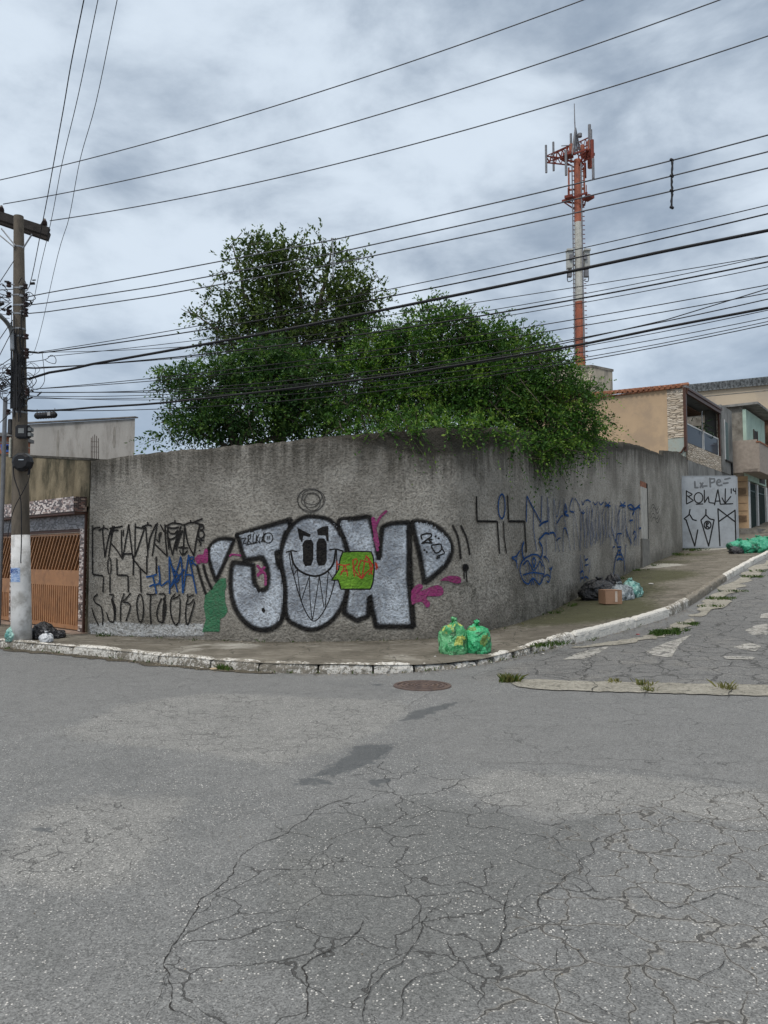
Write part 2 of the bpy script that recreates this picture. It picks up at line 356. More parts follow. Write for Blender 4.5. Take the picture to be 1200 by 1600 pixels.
A_['tar'] = np.maximum.reduce([region([(622, 1127), (640, 1112), (716, 1095), (714, 1101), (655, 1124)], .12), region([(490, 1212), (520, 1190), (560, 1164), (622, 1160), (606, 1182), (555, 1206), (515, 1212)], .12),
    region([(452, 1226), (480, 1211), (522, 1224), (480, 1228)], .12), region([(568, 1224), (585, 1217), (614, 1216), (590, 1229)], .12), region([(44, 1299), (58, 1291), (92, 1291), (80, 1300)], .1),
    region([(40, 1118), (20, 1122), (55, 1115), (60, 1119)], .1), region([(575, 1070), (600, 1068), (600, 1073)], .1)])
sd = region([(700, 1062), (860, 1068), (1400, 1092), (1700, 1000), (1400, 800), (1205, 862), (1140, 905), (1075, 960), (960, 995), (860, 1018), (780, 1040)], .3)
A_['side'] = np.clip(sd, 0, 1)
A_['smooth'] = np.where(sd > 0, -1.2, A_['smooth'])
Zg = gz(X, Y) + .012*(vnoise(X*.8, Y*.8, 3)-.5)*np.clip(sd+.4, 0, 1)
V = np.stack([X, Y, Zg], -1).reshape(-1, 3)
tag(fast('road', V, gridfaces(len(xs), len(ys)), m_road, attrs={k: v.ravel() for k, v in A_.items()}, smooth=True), 'cracked patched grey asphalt road crossing and side street', kind='structure')

KW = [((-24, 26.2), (-24, 31)), ((-14, 18.8), (-14, 22)), ((-10.5, 16.1), (-10.5, 18.9)), ((-7.88, 14.32), (-8.64, 17.25)), ((-6.81, 13.62), (-7.3, 16.1)), ((-4.78, 12.48), (-5.71, 14.8)), ((-2.81, 11.25), (-3.4, 13.7)),
      ((-1.24, 10.63), (-1.6, 13.3)), ((.18, 10.62), (.22, 13.47)), ((1.12, 11.12), (1.14, 13.69)), ((1.78, 11.76), (1.75, 14.2)), ((2.8, 12.85), (2.6, 15.2)), ((4.24, 14.13), (3.66, 16.85)), ((6.4, 16.5), (5.2, 19.8)),
      ((10.1, 22.35), (8.5, 25.9)), ((14.91, 29.62), (12.2, 32.2)), ((20.26, 37.11), (15.5, 37.9)), ((30, 52), (25, 53)), ((44, 72), (39, 73))]
KC = catmull([k for k, _ in KW], 16); WC = catmull([k for _, k in KW], 16)
def dropk(x, y): # pavement step sinks a little at the corner
    return .125-.05*np.exp(-((x-1.5)**2+(y-11.4)**2)/1.2)
n = 26; js = np.linspace(0, 1.05, n)
PX = KC[:, None, 0]*(1-js)+WC[:, None, 0]*js; PY = KC[:, None, 1]*(1-js)+WC[:, None, 1]*js
PZ = gz(PX, PY)+dropk(PX, PY)*(1-js)+.13*js + .02*(vnoise(PX*1.7, PY*1.7, 5)-.5)
def blob(px, r):
    out = 0
    for (u, v) in px:
        q = ghit(u, v, .1); out = out+np.exp(-((PX-q[0])**2+(PY-q[1])**2)/r**2)
    return np.clip(out, 0, 1)
mo = blob([(900, 950), (870, 960), (960, 905), (1000, 900), (940, 925)], 1.6)+.5*blob([(1040, 880), (1080, 868)], 1.2)+.25*js
pa = blob([(985, 888), (1030, 885)], .9)+.8*blob([(1085, 860), (1130, 858)], .7)+.45*blob([(380, 1012), (330, 1014), (250, 1020), (620, 1030)], .6)
tag(fast('pavement', np.stack([PX, PY, PZ], -1).reshape(-1, 3), gridfaces(len(KC), n), m_pave, attrs={'nearwall': np.broadcast_to(js, PX.shape), 'moss': mo, 'pale': pa}, smooth=True), 'dirty concrete pavement with moss between kerb and wall', kind='structure')

# kerb stones, one uneven run
seg = np.hypot(*np.diff(KC, axis=0).T); cs = np.concatenate([[0], np.cumsum(seg)])
def kat(s_): return np.array([np.interp(s_, cs, KC[:, 0]), np.interp(s_, cs, KC[:, 1])])
V = []; F = []; W_ = []; s0 = 0; smax = cs[-1]-30
prof = [(0.0, -.1), (0.0, .5), (.012, .86), (.04, 1.0), (.085, 1.03), (.12, 1.0), (.15, .95), (.15, -.1)]
while s0 < smax:
    mid = kat(s0); cor = math.exp(-((mid[0]-1.3)**2+(mid[1]-11.2)**2)/4.5); far = mid[1] > 17 and mid[0] > 6
    L = rnd.uniform(.75, 1.15)*(1-.45*cor) if not (mid[0] > 3 and not far) else rnd.uniform(1.5, 2.2)
    wr = {True: .12, False: .5}[bool(mid[0] > 2.9 and mid[1] < 15.2)]
    if mid[0] < -1.3: wr = rnd.uniform(.40, .62)
    elif mid[0] < 2.9: wr = rnd.uniform(.34, .52)
    if 6 < mid[0] < 9.5: wr = .75
    if mid[0] >= 9.5: wr = .3
    dz = rnd.uniform(-.014, .014)-.045*cor*rnd.random(); gap = .025+.07*cor*rnd.random(); yaw = rnd.uniform(-.02, .02)
    ns = max(3, int(L/.06)); base = len(V)
    for i in range(ns+1):
        q = s0+(L-gap)*i/ns; a = kat(q); a2 = kat(q+.05); tx, ty = (a2-a)/np.linalg.norm(a2-a); nx, ny = -ty, tx
        e_ = min(i, ns-i); sh = [.78, .95, 1][min(e_, 2)]
        for j, (o_, hh) in enumerate(prof):
            jt = rnd.uniform(-.006, .006)*(1+2*cor+ (1.5 if wr > .6 else 0)) if 0 < j < 7 else 0
            hz = float(dropk(a[0], a[1]))+.02+.045*min(1, max(0, a[0]-2.2))
            V.append((a[0]+nx*(o_+jt+yaw*(i/ns-.5)), a[1]+ny*(o_+jt+yaw*(i/ns-.5)), G(a[0], a[1])+hh*hz*(sh if j > 0 and hh > 0 else 1)+dz+jt)); W_.append(wr+rnd.uniform(-.06, .06))
    m_ = len(prof)
    for i in range(ns):
        for j in range(m_-1): a = base+i*m_+j; F.append((a, a+m_, a+m_+1, a+1))
    F.append(tuple(base+j for j in range(m_))); F.append(tuple(base+ns*m_+j for j in range(m_))[::-1])
    s0 += L
me = bpy.data.meshes.new('kerb'); me.from_pydata(V, [], F); me.update(); a_ = me.attributes.new('wear', 'FLOAT', 'POINT'); a_.data.foreach_set('value', W_)
me.materials.append(m_kerb); o = bpy.data.objects.new('kerb', me); COL.objects.link(o); tag(o, 'chipped whitewashed kerb stones curving round the corner', kind='structure')

# worn white markings and gutters share a worn, soft-edged covering
def strip(name, pts, width, h0, lab, mat, wob=.02, n=14):
    C = catmull(pts, n); mb = MB()
    for i, a in enumerate(C):
        a2 = C[min(i+1, len(C)-1)]; a1 = C[max(i-1, 0)]; tv = (a2-a1)/np.linalg.norm(a2-a1); nv = np.array([-tv[1], tv[0]])
        e_ = min(1, min(i, len(C)-1-i)/5.); wl = (width/2+wob*2*(vnoise(i*.6, 3, 5)-.5))*(.35+.65*e_); wr_ = (width/2+wob*2*(vnoise(i*.6, 9, 6)-.5))*(.35+.65*e_)
        for q, al in ((a+nv*wl, 0), (a+nv*(wl-.05), 1), (a, 1), (a-nv*(wr_-.05), 1), (a-nv*wr_, 0)): mb.v.append((q[0], q[1], G(q[0], q[1])+h0)); mb.a.append(al*min(1, e_*2))
    for i in range(len(C)-1): mb.f += [(i*5+j, i*5+j+1, i*5+j+6, i*5+j+5) for j in range(4)]
    return tag(mb.build(name, mat, alpha=True), lab, kind='structure')
m_gutter = paint_mat('worn_gutter_concrete', (.41, .39, .335), (.32, .305, .26), .45, (.17, .16, .135), 1., (.33, .42))
gp = [tuple(ghit(u, v)[:2]) for u, v in [(800, 1066), (880, 1072), (1000, 1075), (1100, 1078), (1200, 1080), (1500, 1090)]]
strip('gutter', gp, .74, .012, 'pale concrete gutter crossing the side street mouth', m_gutter, .03)
gp = [tuple(ghit(u, v)[:2]) for u, v in [(890, 1014), (985, 1002), (1040, 990), (1085, 966)]]
strip('gutter', gp, .34, .014, 'concrete gutter under the white right kerb', m_gutter, .08)
gp = [tuple(ghit(u, v)[:2]) for u, v in [(1088, 966), (1120, 938), (1160, 905), (1215, 872), (1270, 842)]]
strip('gutter', gp, .5, .012, 'broken concrete gutter going uphill along the right kerb', m_gutter, .2)
gp = [tuple(kat(q)+np.array([.06, -.14])) for q in np.arange(13, 27.5, 1.2)]
m_muck = paint_mat('wet_gutter_grit', (.07, .063, .05), (.13, .115, .09), .3, (.2, .18, .14))
strip('gutter', gp, .26, .008, 'dark silted gutter at the foot of the left kerb', m_muck, .1)
# worn white markings of the side street
m_mark = paint_mat('worn_road_paint', (.48, .47, .43), (.58, .56, .52), .5, (.17, .165, .15), .9, (.36, .52))
def flatpatch(mb, px, step=.05, h=.006, fadew=.05):
    gp = gpoly(px); a = np.array(gp); x = np.arange(a[:, 0].min(), a[:, 0].max()+step, step); y = np.arange(a[:, 1].min(), a[:, 1].max()+step, step)
    XX, YY = np.meshgrid(x, y, indexing='ij'); dd = pdist(XX, YY, gp); ins = inpoly(XX, YY, gp); fa = np.clip(np.where(ins, dd, -dd)/fadew+.5, 0, 1)
    ZZ = gz(XX, YY)+h; fs = [f for f in gridfaces(len(x), len(y)).tolist() if max(fa.ravel()[f]) > 0]
    mb.add(np.stack([XX, YY, ZZ], -1).reshape(-1, 3).tolist(), fs, fa.ravel().tolist())
mb = MB()
for px in [[(880, 1031), (905, 1020), (952, 1010), (940, 1018), (915, 1030)], [(1010, 1018), (1040, 1005), (1080, 992), (1060, 1008), (1048, 1028), (1020, 1024)], [(1130, 1026), (1180, 1027), (1176, 1031), (1135, 1030)],
           [(1145, 1012), (1170, 1005), (1190, 1010), (1180, 1018)], [(1165, 985), (1180, 978), (1199, 975), (1199, 992), (1175, 992)], [(1190, 960), (1215, 955), (1215, 966), (1188, 966)]]: flatpatch(mb, px)
tag(mb.build('road_marking', m_mark, alpha=True), 'worn white crossing paint on the side street', kind='structure')
# long cracks following the patch seams
m_crk = simple('open_crack', (.03, .028, .026), 1, .3, 20)
mb = MB(); h_ = .003
def crack(px, w0=.010, amp=.03):
    global h_
    P = catmull([ghit(u, v)[:2] for u, v in px], 16); N = []
    for i, a in enumerate(P):
        N.append(a+np.array([(vnoise(a[0]*9, a[1]*9, 4)-.5)*amp*2+(vnoise(a[0]*30, a[1]*30, 6)-.5)*amp*.6, (vnoise(a[0]*9, a[1]*9, 5)-.5)*amp*2+(vnoise(a[0]*30, a[1]*30, 7)-.5)*amp*.6]))
    for i in range(len(N)):
        tv = N[min(i+1, len(N)-1)]-N[max(i-1, 0)]; tv = tv/(np.linalg.norm(tv)+1e-9); nv = np.array([-tv[1], tv[0]])
        ww = w0*.36*(.1+1.3*vnoise(i*.35, len(mb.v), 9))*min(1, .2+min(i, len(N)-1-i)/6)
        for q in (N[i]+nv*ww/2, N[i]-nv*ww/2): mb.v.append((q[0], q[1], G(q[0], q[1])+h_)); mb.a.append(1)
    k = len(mb.v)-2*len(N)
    for i in range(len(N)-1): mb.f.append((k+2*i, k+2*i+1, k+2*i+3, k+2*i+2))
    h_ += .0004
crack([(300, 1600), (268, 1560), (264, 1500), (300, 1440), (312, 1415), (358, 1380), (362, 1350), (405, 1320), (450, 1300), (500, 1265), (560, 1240)], .014)
crack([(300, 1440), (350, 1400), (400, 1385), (450, 1360), (480, 1352)], .008)
crack([(470, 1600), (480, 1545), (470, 1520), (500, 1500), (540, 1470), (560, 1440)], .016)
crack([(1200, 1420), (1130, 1400), (1060, 1420), (1010, 1400), (940, 1405), (880, 1380)], .012); crack([(1200, 1300), (1120, 1290), (1060, 1262)], .010); crack([(620, 1600), (640, 1540), (700, 1510), (720, 1494)], .012); crack([(560, 1600), (590, 1540), (640, 1490), (670, 1440), (712, 1405)], .012)
crack([(712, 1445), (690, 1425), (655, 1430), (640, 1465)], .010); crack([(790, 1400), (790, 1450), (770, 1490), (715, 1495), (690, 1470)], .016)
crack([(830, 1360), (790, 1400), (760, 1410)], .008); crack([(960, 1305), (925, 1315), (920, 1340), (850, 1400), (840, 1430)], .014)
crack([(1150, 1490), (1080, 1540), (1000, 1510), (960, 1490), (860, 1480)], .010); crack([(875, 1480), (850, 1525), (900, 1560), (940, 1580), (1000, 1600)], .010)
crack([(1060, 1260), (1040, 1300), (1090, 1330), (1200, 1350)], .008)
crack([(690, 1070), (660, 1090), (620, 1115)], .012); crack([(980, 1020), (1000, 1035), (1030, 1040), (1040, 1060)], .02, .05)
crack([(915, 1020), (925, 1035), (912, 1050), (920, 1066)], .03, .06); crack([(760, 1058), (860, 1052), (960, 1060), (1100, 1072), (1200, 1075)], .025, .06)
crack([(1000, 1005), (1060, 1010), (1120, 1022), (1200, 1015)], .03, .08); crack([(1100, 1045), (1150, 1040), (1200, 1050)], .02, .08)
crack([(230, 1600), (250, 1560), (262, 1520)], .006); crack([(130, 1140), (230, 1130), (330, 1150), (450, 1150), (560, 1130)], .010); crack([(360, 1180), (450, 1165), (520, 1170)], .008)
h_ = .017
for q in ([(915, 1064), (930, 1072), (922, 1088)], [(1006, 1062), (1016, 1074), (1004, 1090)], [(1128, 1066), (1140, 1078), (1136, 1094)]): crack(q, .03, .03)
h_ = .006
crack([(700, 1190), (900, 1196), (1050, 1210), (1200, 1228)], .014, .05)
tag(mb.build('road_crack', m_crk), 'long dark open cracks running through the asphalt', kind='structure')

# ============================================================ BIG WALL
WP = WC  # front face line in plan
k0 = 5*16; k1 = 17*16-4
wp = WP[k0:k1+1].copy()
wp[0] = (-5.71, 14.8)
ws = np.concatenate([[0], np.cumsum(np.hypot(*np.diff(wp, axis=0).T))])
TOPV = [(0, 722), (139, 720), (250, 706), (380, 696), (500, 684), (600, 675), (700, 669), (780, 669), (860, 678), (930, 685), (960, 690), (973, 696), (973.5, 690), (1000, 697), (1036, 711), (1036.5, 704), (1060, 706), (1065, 711), (1100, 726), (1137, 741), (1200, 765)]
def wxy(s_): return np.interp(s_, ws, wp[:, 0]), np.interp(s_, ws, wp[:, 1])
def wn(s_):
    a = np.array(wxy(np.clip(s_-.15, 0, ws[-1]))); b_ = np.array(wxy(np.clip(s_+.15, 0, ws[-1]))); tv = b_-a; tv = tv/np.linalg.norm(tv, axis=0); return tv[1], -tv[0]
def proj(x, y, z):
    zc = (z-EYE); d_ = y*math.cos(PITCH)+zc*math.sin(PITCH); return 600+FPX*x/d_, 800-FPX*(zc*math.cos(PITCH)-y*math.sin(PITCH))/d_
def wtop(s_):
    x, y = wxy(s_); z = np.full(np.shape(x), 4.)
    for _ in range(3):
        u, _v = proj(x, y, z); v = np.interp(u, [a for a, _ in TOPV], [b_ for _, b_ in TOPV])
        bb = (800-v)/FPX; z = EYE+y*(math.sin(PITCH)+bb*math.cos(PITCH))/(math.cos(PITCH)-bb*math.sin(PITCH))
    return z
sg = np.arange(0, ws[-1], .09); nz = 46
x, y = wxy(sg); nx, ny = wn(sg); zt = wtop(sg)+.03*(vnoise(sg*1.7, sg*0, 4)-.5)+.03*(vnoise(sg*9, sg*0, 5)-.5); zb = gz(x, y)-.15
fr = np.linspace(0, 1, nz); Z = zb[:, None]*(1-fr)+zt[:, None]*fr
off = .035*(vnoise(sg[:, None]*.9, Z*.9, 8)-.5)+.012*(vnoise(sg[:, None]*4, Z*4, 9)-.5)
Vx = x[:, None]+nx[:, None]*off; Vy = y[:, None]+ny[:, None]*off
TH = .17
# ring: front rows, then top back, then back bottom
Vx = np.hstack([Vx, (x-nx*TH)[:, None], (x-nx*TH)[:, None]]); Vy = np.hstack([Vy, (y-ny*TH)[:, None], (y-ny*TH)[:, None]])
Zr = np.hstack([Z, (zt+.01)[:, None], zb[:, None]]); FT = zt[:, None]-Zr; FB = Zr-(zb+.28)[:, None]
u_, _ = proj(Vx, Vy, Zr); _, v_ = proj(Vx, Vy, Zr)
pal = np.exp(-((u_-560)/60)**2-((v_-745)/30)**2)+.7*np.exp(-((u_-740)/60)**2-((v_-760)/40)**2)+.7*np.exp(-((u_-250)/150)**2-((v_-780)/40)**2)
drip = .8*np.exp(-((u_-690)/110)**2)+.7*np.exp(-((u_-900)/90)**2)-.25*np.exp(-((u_-330)/160)**2)
mould = np.exp(-((u_-740)/90)**2-((v_-920)/22)**2)+np.exp(-((u_-900)/40)**2-((v_-935)/30)**2)+.7*np.exp(-((u_-830)/90)**2-((v_-965)/25)**2)+.7*np.exp(-((u_-1000)/60)**2-((v_-890)/18)**2)
wall = empty('boundary_wall', (float(wxy(9.)[0]), float(wxy(9.)[1]), G(*[float(q) for q in wxy(9.)])), 'long high curved wall of rough grey stucco covered in graffiti', 'wall')
fast('wall_body', np.stack([Vx, Vy, Zr], -1).reshape(-1, 3), gridfaces(len(sg), nz+2), m_wall, wall, attrs={'fromtop': FT, 'frombase': FB, 'pale': np.clip(pal, 0, 1), 'mould': np.clip(mould, 0, 1), 'drip': drip}, smooth=True)
# end face of the wall at its left edge stays closed by a small pier
mb = MB(); x0_, y0_ = wp[0]; dxy = (wp[1]-wp[0])/np.linalg.norm(wp[1]-wp[0]); ang = math.atan2(dxy[1], dxy[0])
c_ = np.array([x0_, y0_])+np.array([-dxy[1], dxy[0]])*.10
zt0 = float(wtop(np.array([0.]))[0]); mb.box((c_[0], c_[1], (zt0-.02)/2), (.08, .155, zt0-.03), ang)
mb.build('end_pier', simple('pier_concrete', (.16, .15, .125), .9, .3, 5, bump=.01), wall)

# --- surfaces for painting on
class WallSurf:
    off = .03
    def __init__(s):
        s.u = proj(wp[:, 0], wp[:, 1], np.full(len(wp), 2.))[0]
    def inv(s, u, v):
        r = ray(u, v); k = r[0]/r[1]; g = wp[:, 0]-k*wp[:, 1]; i = np.where((g[:-1] <= 0) & (g[1:] > 0))[0]
        i = int(i[0]) if len(i) else 0; tt = -g[i]/(g[i+1]-g[i]); S_ = ws[i]+tt*(ws[i+1]-ws[i]); yy = wp[i, 1]+tt*(wp[i+1, 1]-wp[i, 1])
        return np.array([S_, EYE+r[2]/r[1]*yy])
    def fwd(s, S_, z, o_):
        x, y = wxy(S_); nx, ny = wn(S_)
        o2 = .035*(vnoise(S_*.9, z*.9, 8)-.5)+.012*(vnoise(S_*4, z*4, 9)-.5)
        return np.stack([x+nx*(o_+o2), y+ny*(o_+o2), z], -1)
class PlaneSurf:
    def __init__(s, o, d_): s.o = np.array(o[:2]); s.d = np.array(d_[:2])/np.linalg.norm(d_[:2]); s.n = np.array([s.d[1], -s.d[0]])
    def inv(s, u, v):
        r = ray(u, v); M_ = np.array([[s.d[0], -r[0]], [s.d[1], -r[1]]]); q = np.linalg.solve(M_, -s.o); return np.array([q[0], EYE+r[2]*q[1]])
    def fwd(s, S_, z, o_):
        P = s.o[None]+np.outer(np.ravel(S_), s.d)+s.n*o_; return np.column_stack([P, np.ravel(z)]).reshape(np.shape(S_)+(3,))
WS = WallSurf(); LAY = [0.006]
def bump_layer(k=.00008): LAY[0] += k; return LAY[0]
def stroke(mb, surf, px, wpx, soft=.25, close=False, smooth=True, step=.035, jit=0.):
    P = [surf.inv(u, v) for u, v in px]
    if close: P.append(P[0])
    P = np.array(P)
    if smooth and len(P) > 2: P = catmull(P, 8)
    d_ = np.hypot(*np.diff(P, axis=0).T); keep = np.concatenate([[True], d_ > 1e-4]); P = P[keep]; L = np.concatenate([[0], np.cumsum(np.hypot(*np.diff(P, axis=0).T))])
    n = max(3, int(L[-1]/step)); q = np.linspace(0, L[-1], n); P = np.column_stack([np.interp(q, L, P[:, 0]), np.interp(q, L, P[:, 1])])
    dist = np.linalg.norm(surf.fwd(P[:1, 0], P[:1, 1], 0)[0][:2]); w_ = wpx*dist/FPX*(1.0 if wpx >= 3.5 else 1.22 if surf is WS else .95)
    tv = np.gradient(P, axis=0); tv /= np.linalg.norm(tv, axis=1)[:, None]+1e-9; nv = np.column_stack([-tv[:, 1], tv[:, 0]])
    w__ = w_*(1+jit*(vnoise(q*6, q*0, len(mb.v))-.5))
    # round the ends
    P = np.vstack([P[0]-tv[0]*w_*.35, P, P[-1]+tv[-1]*w_*.35]); nv = np.vstack([nv[0], nv, nv[-1]]); w__ = np.concatenate([[w__[0]*.4], w__, [w__[-1]*.4]])
    rows = []; offs = bump_layer()+np.linspace(0, .0003, len(P))
    hw = w__/2*(1+soft)
    for f_, al in ((-1, 0), (-1+2*soft/(1+soft), 1), (0, 1), (1-2*soft/(1+soft), 1), (1, 0)):
        q2 = P+nv*(hw*f_)[:, None]; rows.append((surf.fwd(q2[:, 0], q2[:, 1], 0)+np.column_stack([np.zeros(len(P))]*3), q2, al))
    vs = []; al_ = []
    m = len(P)
    for i in range(m):
        for (_, q2, al) in rows: vs.append(surf.fwd(q2[i:i+1, 0], q2[i:i+1, 1], offs[i])[0]); al_.append(al if 0 < i < m-1 else al*.6)
    fs = [(i*5+j, i*5+j+1, (i+1)*5+j+1, (i+1)*5+j) for i in range(m-1) for j in range(4)]
    mb.add(vs, fs, al_)
def fill(mb, surf, px, step=.03, fadew=.03, smooth=False):
    gp = [tuple(surf.inv(u, v)) for u, v in px]
    if smooth: gp = [tuple(q) for q in catmull(gp+[gp[0]], 6)[:-1]]
    a = np.array(gp); x = np.arange(a[:, 0].min()-step, a[:, 0].max()+2*step, step); z = np.arange(a[:, 1].min()-step, a[:, 1].max()+2*step, step)
    XX, ZZ = np.meshgrid(x, z, indexing='ij'); dd = pdist(XX, ZZ, gp); ins = inpoly(XX, ZZ, gp); fa = np.clip(np.where(ins, dd, -dd)/fadew+.5, 0, 1)
    P = surf.fwd(XX, ZZ, bump_layer()); fs = [f for f in gridfaces(len(x), len(z)).tolist() if max(fa.ravel()[f]) > 0]
    used = sorted({i for f in fs for i in f}); mp = {k: i for i, k in enumerate(used)}; Pv = P.reshape(-1, 3)
    mb.add(Pv[used].tolist(), [tuple(mp[i] for i in f) for f in fs], fa.ravel()[used].tolist())
def crop(x0, y0, sc): return lambda pts: [(x0+a/sc, y0+b_/sc) for a, b_ in pts]
c3, c4, c5, c6, z1, z2 = crop(130, 750, 4), crop(340, 740, 4), crop(560, 740, 4), crop(730, 740, 4), crop(140, 805, 6.316), crop(790, 760, 5.217)
def paint(name, mat, fn, label=None, parent=wall):
    mb = MB(); fn(mb); o = mb.build(name, mat, parent, alpha=True)
    if label: o['label'] = label
    return o
def ell(cx, cy, rx, ry, n=20, a0=0): return [(cx+rx*math.cos(a0+2*PI*i/n), cy+ry*math.sin(a0+2*PI*i/n)) for i in range(n)]

# whitewash and green patch
paint('whitewash_patch', p_white, lambda mb: fill(mb, WS, c3([(40, 905), (200, 890), (420, 912), (745, 905), (748, 965), (50, 975)]), .03, .12), 'pale whitewash smear along the wall foot')
paint('paint_patch', p_green, lambda mb: fill(mb, WS, c3([(845, 622), (888, 613), (893, 660), (882, 700), (886, 760), (903, 820), (885, 850), (856, 868), (852, 945), (745, 948), (768, 870), (754, 790), (762, 720), (800, 682)]), .02, .02), 'dark green roller-painted patch')
J = [(118, 385), (455, 287), (448, 330), (415, 400), (402, 482), (360, 495), (366, 540), (398, 600), (424, 700), (420, 860), (385, 948), (300, 985), (200, 960), (112, 860), (80, 740), (80, 620), (95, 555), (222, 568), (226, 680), (262, 735), (306, 722), (320, 640), (302, 560), (280, 525), (168, 540), (150, 480), (132, 400)]
O = [(605, 268), (700, 290), (768, 370), (806, 470), (822, 600), (805, 740), (765, 850), (690, 935), (590, 975), (500, 950), (432, 890), (424, 700), (405, 600), (396, 500), (428, 385), (485, 305), (545, 272)]
N = [(762, 290), (945, 270), (962, 310), (985, 420), (1010, 545), (1022, 380), (1030, 335), (1075, 312), (1190, 305), (1203, 600), (1222, 955), (990, 955), (965, 850), (950, 760), (940, 890), (870, 918), (790, 872), (808, 740), (822, 560), (800, 440), (752, 335)]
D = [(335, 302), (400, 297), (500, 330), (570, 410), (588, 480), (555, 560), (480, 630), (410, 685), (400, 600), (375, 480), (345, 360)]
def soften(P, lim=62, it=2):
    for _ in range(it):
        o_ = []; n = len(P)
        for i in range(n):
            a, b_, c_ = np.array(P[i-1], float), np.array(P[i], float), np.array(P[(i+1) % n], float); v1 = b_-a; v2 = c_-b_
            an = math.degrees(math.acos(np.clip(v1@v2/(np.linalg.norm(v1)*np.linalg.norm(v2)+1e-9), -1, 1)))
            if 4 < an < lim: o_ += [tuple(b_-v1*.25), tuple(b_+v2*.25)]
            else: o_.append(tuple(b_))
        P = o_
    return P
Q = [(790, 410), (850, 362), (945, 372), (900, 480), (828, 632), (796, 540), (780, 460)]
J, N, D, Q = soften(J), soften(N, 45), soften(D), soften(Q)
for nm, poly, cr, lab, wd in [('graffiti_letter', Q, c3, 'silver wedge shape outlined in black', 6), ('graffiti_letter', J, c4, 'silver letter J outlined in black', 7.5), ('graffiti_letter', N, c4, 'silver letter N outlined in black', 7.5), ('graffiti_letter', D, c5, 'silver rounded D shape outlined in black', 7.5), ('graffiti_letter', O, c4, 'silver letter O with a grinning face', 6.5)]:
    lt = paint(nm, p_silver, lambda mb: fill(mb, WS, cr(poly), .03, .03, smooth=poly in (O,)), lab)
    def ol(mb):
        pp = cr(poly)+[cr(poly)[0]]
        if poly is O: stroke(mb, WS, cr(poly), wd, .8, close=True)
        else:
            # round runs stay smooth, sharp turns stay sharp
            dense = []
            for i in range(len(pp)-1): dense += [pp[i], tuple(np.array(pp[i])*.85+np.array(pp[i+1])*.15), tuple(np.array(pp[i])*.15+np.array(pp[i+1])*.85)]
            stroke(mb, WS, dense+[pp[-1]], wd, .8)
    o = paint('letter_outline', p_fuzz, ol)
    if poly is D: paint('letter_outline', p_fuzz, lambda mb: stroke(mb, WS, c5([(315, 310), (318, 450), (312, 640), (325, 800), (338, 950)]), 7, .8))
# face on the O
def face(mb):
    for e_ in ([(532, 440), (545, 418), (585, 412), (598, 440), (596, 540), (585, 574), (548, 578), (536, 550)], [(620, 430), (632, 408), (665, 406), (680, 430), (682, 545), (668, 573), (632, 575), (620, 545)]): fill(mb, WS, c4(e_), .015, .015)
    fill(mb, WS, c4([(498, 338), (535, 358), (580, 380), (578, 396), (535, 386), (528, 432), (512, 405)]), .012, .02)
    fill(mb, WS, c4([(622, 352), (650, 335), (690, 328), (694, 425), (682, 420), (676, 386), (628, 384)]), .012, .02)
    st = lambda p_, w_: stroke(mb, WS, c4(p_), w_, .2)
    st([(430, 492), (462, 482), (495, 487)], 1.8); st([(700, 476), (740, 472), (782, 484)], 1.8)
    st([(458, 486), (475, 560), (520, 612), (600, 640), (670, 622), (722, 565), (738, 480)], 2.4)
    st([(447, 492), (460, 580), (478, 640)], 1.2); st([(478, 640), (505, 740), (545, 850), (590, 918), (630, 905), (680, 830), (720, 720), (742, 600), (744, 480)], 1.3)
    for a, b_ in [((462, 490), (476, 636)), ((476, 636), (498, 598)), ((498, 598), (522, 800)), ((522, 800), (574, 642)), ((574, 642), (578, 780)), ((578, 780), (590, 912)), ((636, 640), (594, 912)), ((636, 640), (664, 835)), ((692, 612), (672, 835)), ((692, 612), (726, 668))]: st([a, tuple((np.array(a)+b_)/2), b_], 1.0)
    fill(mb, WS, c4([(278, 842), (290, 838), (300, 856), (290, 872), (278, 858)]), .01, .01)
paint('painted_face', p_black, face, 'black painted eyes, slanted brows and pointed-tooth grin')
paint('scribbled_circle', p_soft, lambda mb: [stroke(mb, WS, c4(ell(585+dx, 165+dy, rx, ry, 16, a)), 1.1, .2, close=True) for dx, dy, rx, ry, a in ((0, 0, 86, 70, 0), (-4, 4, 80, 74, 1), (5, -18, 62, 46, 2), (-5, 2, 58, 44, .5), (8, 10, 50, 56, 1.2))])
# speech bubble
bub = [(782, 490), (870, 486), (958, 488), (972, 520), (978, 600), (970, 680), (955, 722), (860, 722), (770, 722), (754, 665), (712, 666), (756, 600), (766, 530)]
paint('speech_bubble', p_lime, lambda mb: fill(mb, WS, c4(bub), .02, .02), 'lime green speech bubble')
def bo(mb):
    pp = c4(bub); stroke(mb, WS, [q for i in range(len(pp)) for q in (pp[i], tuple(np.array(pp[i])*.8+np.array(pp[(i+1) % len(pp)])*.2), tuple(np.array(pp[i])*.2+np.array(pp[(i+1) % len(pp)])*.8))], 1.6, .2, close=True)
paint('bubble_outline', p_black, bo)
def reds(mb):
    for q in ([(752, 566), (790, 574), (825, 566)], [(790, 570), (785, 600), (768, 632)], [(795, 575), (808, 612), (812, 640)], [(772, 612), (792, 608), (812, 610)], [(845, 540), (848, 600), (856, 642)], [(845, 545), (865, 530), (872, 560), (850, 590), (880, 640), (900, 655)],
              [(898, 540), (880, 590), (900, 655), (925, 620)], [(900, 655), (930, 520), (965, 630)], [(905, 545), (960, 560), (965, 585), (905, 640)], [(925, 512), (950, 540), (968, 590), (945, 630)], [(745, 545), (748, 600)], [(985, 555), (992, 600)], [(992, 560), (999, 590)]): stroke(mb, WS, c4(q), 1.5, .2)
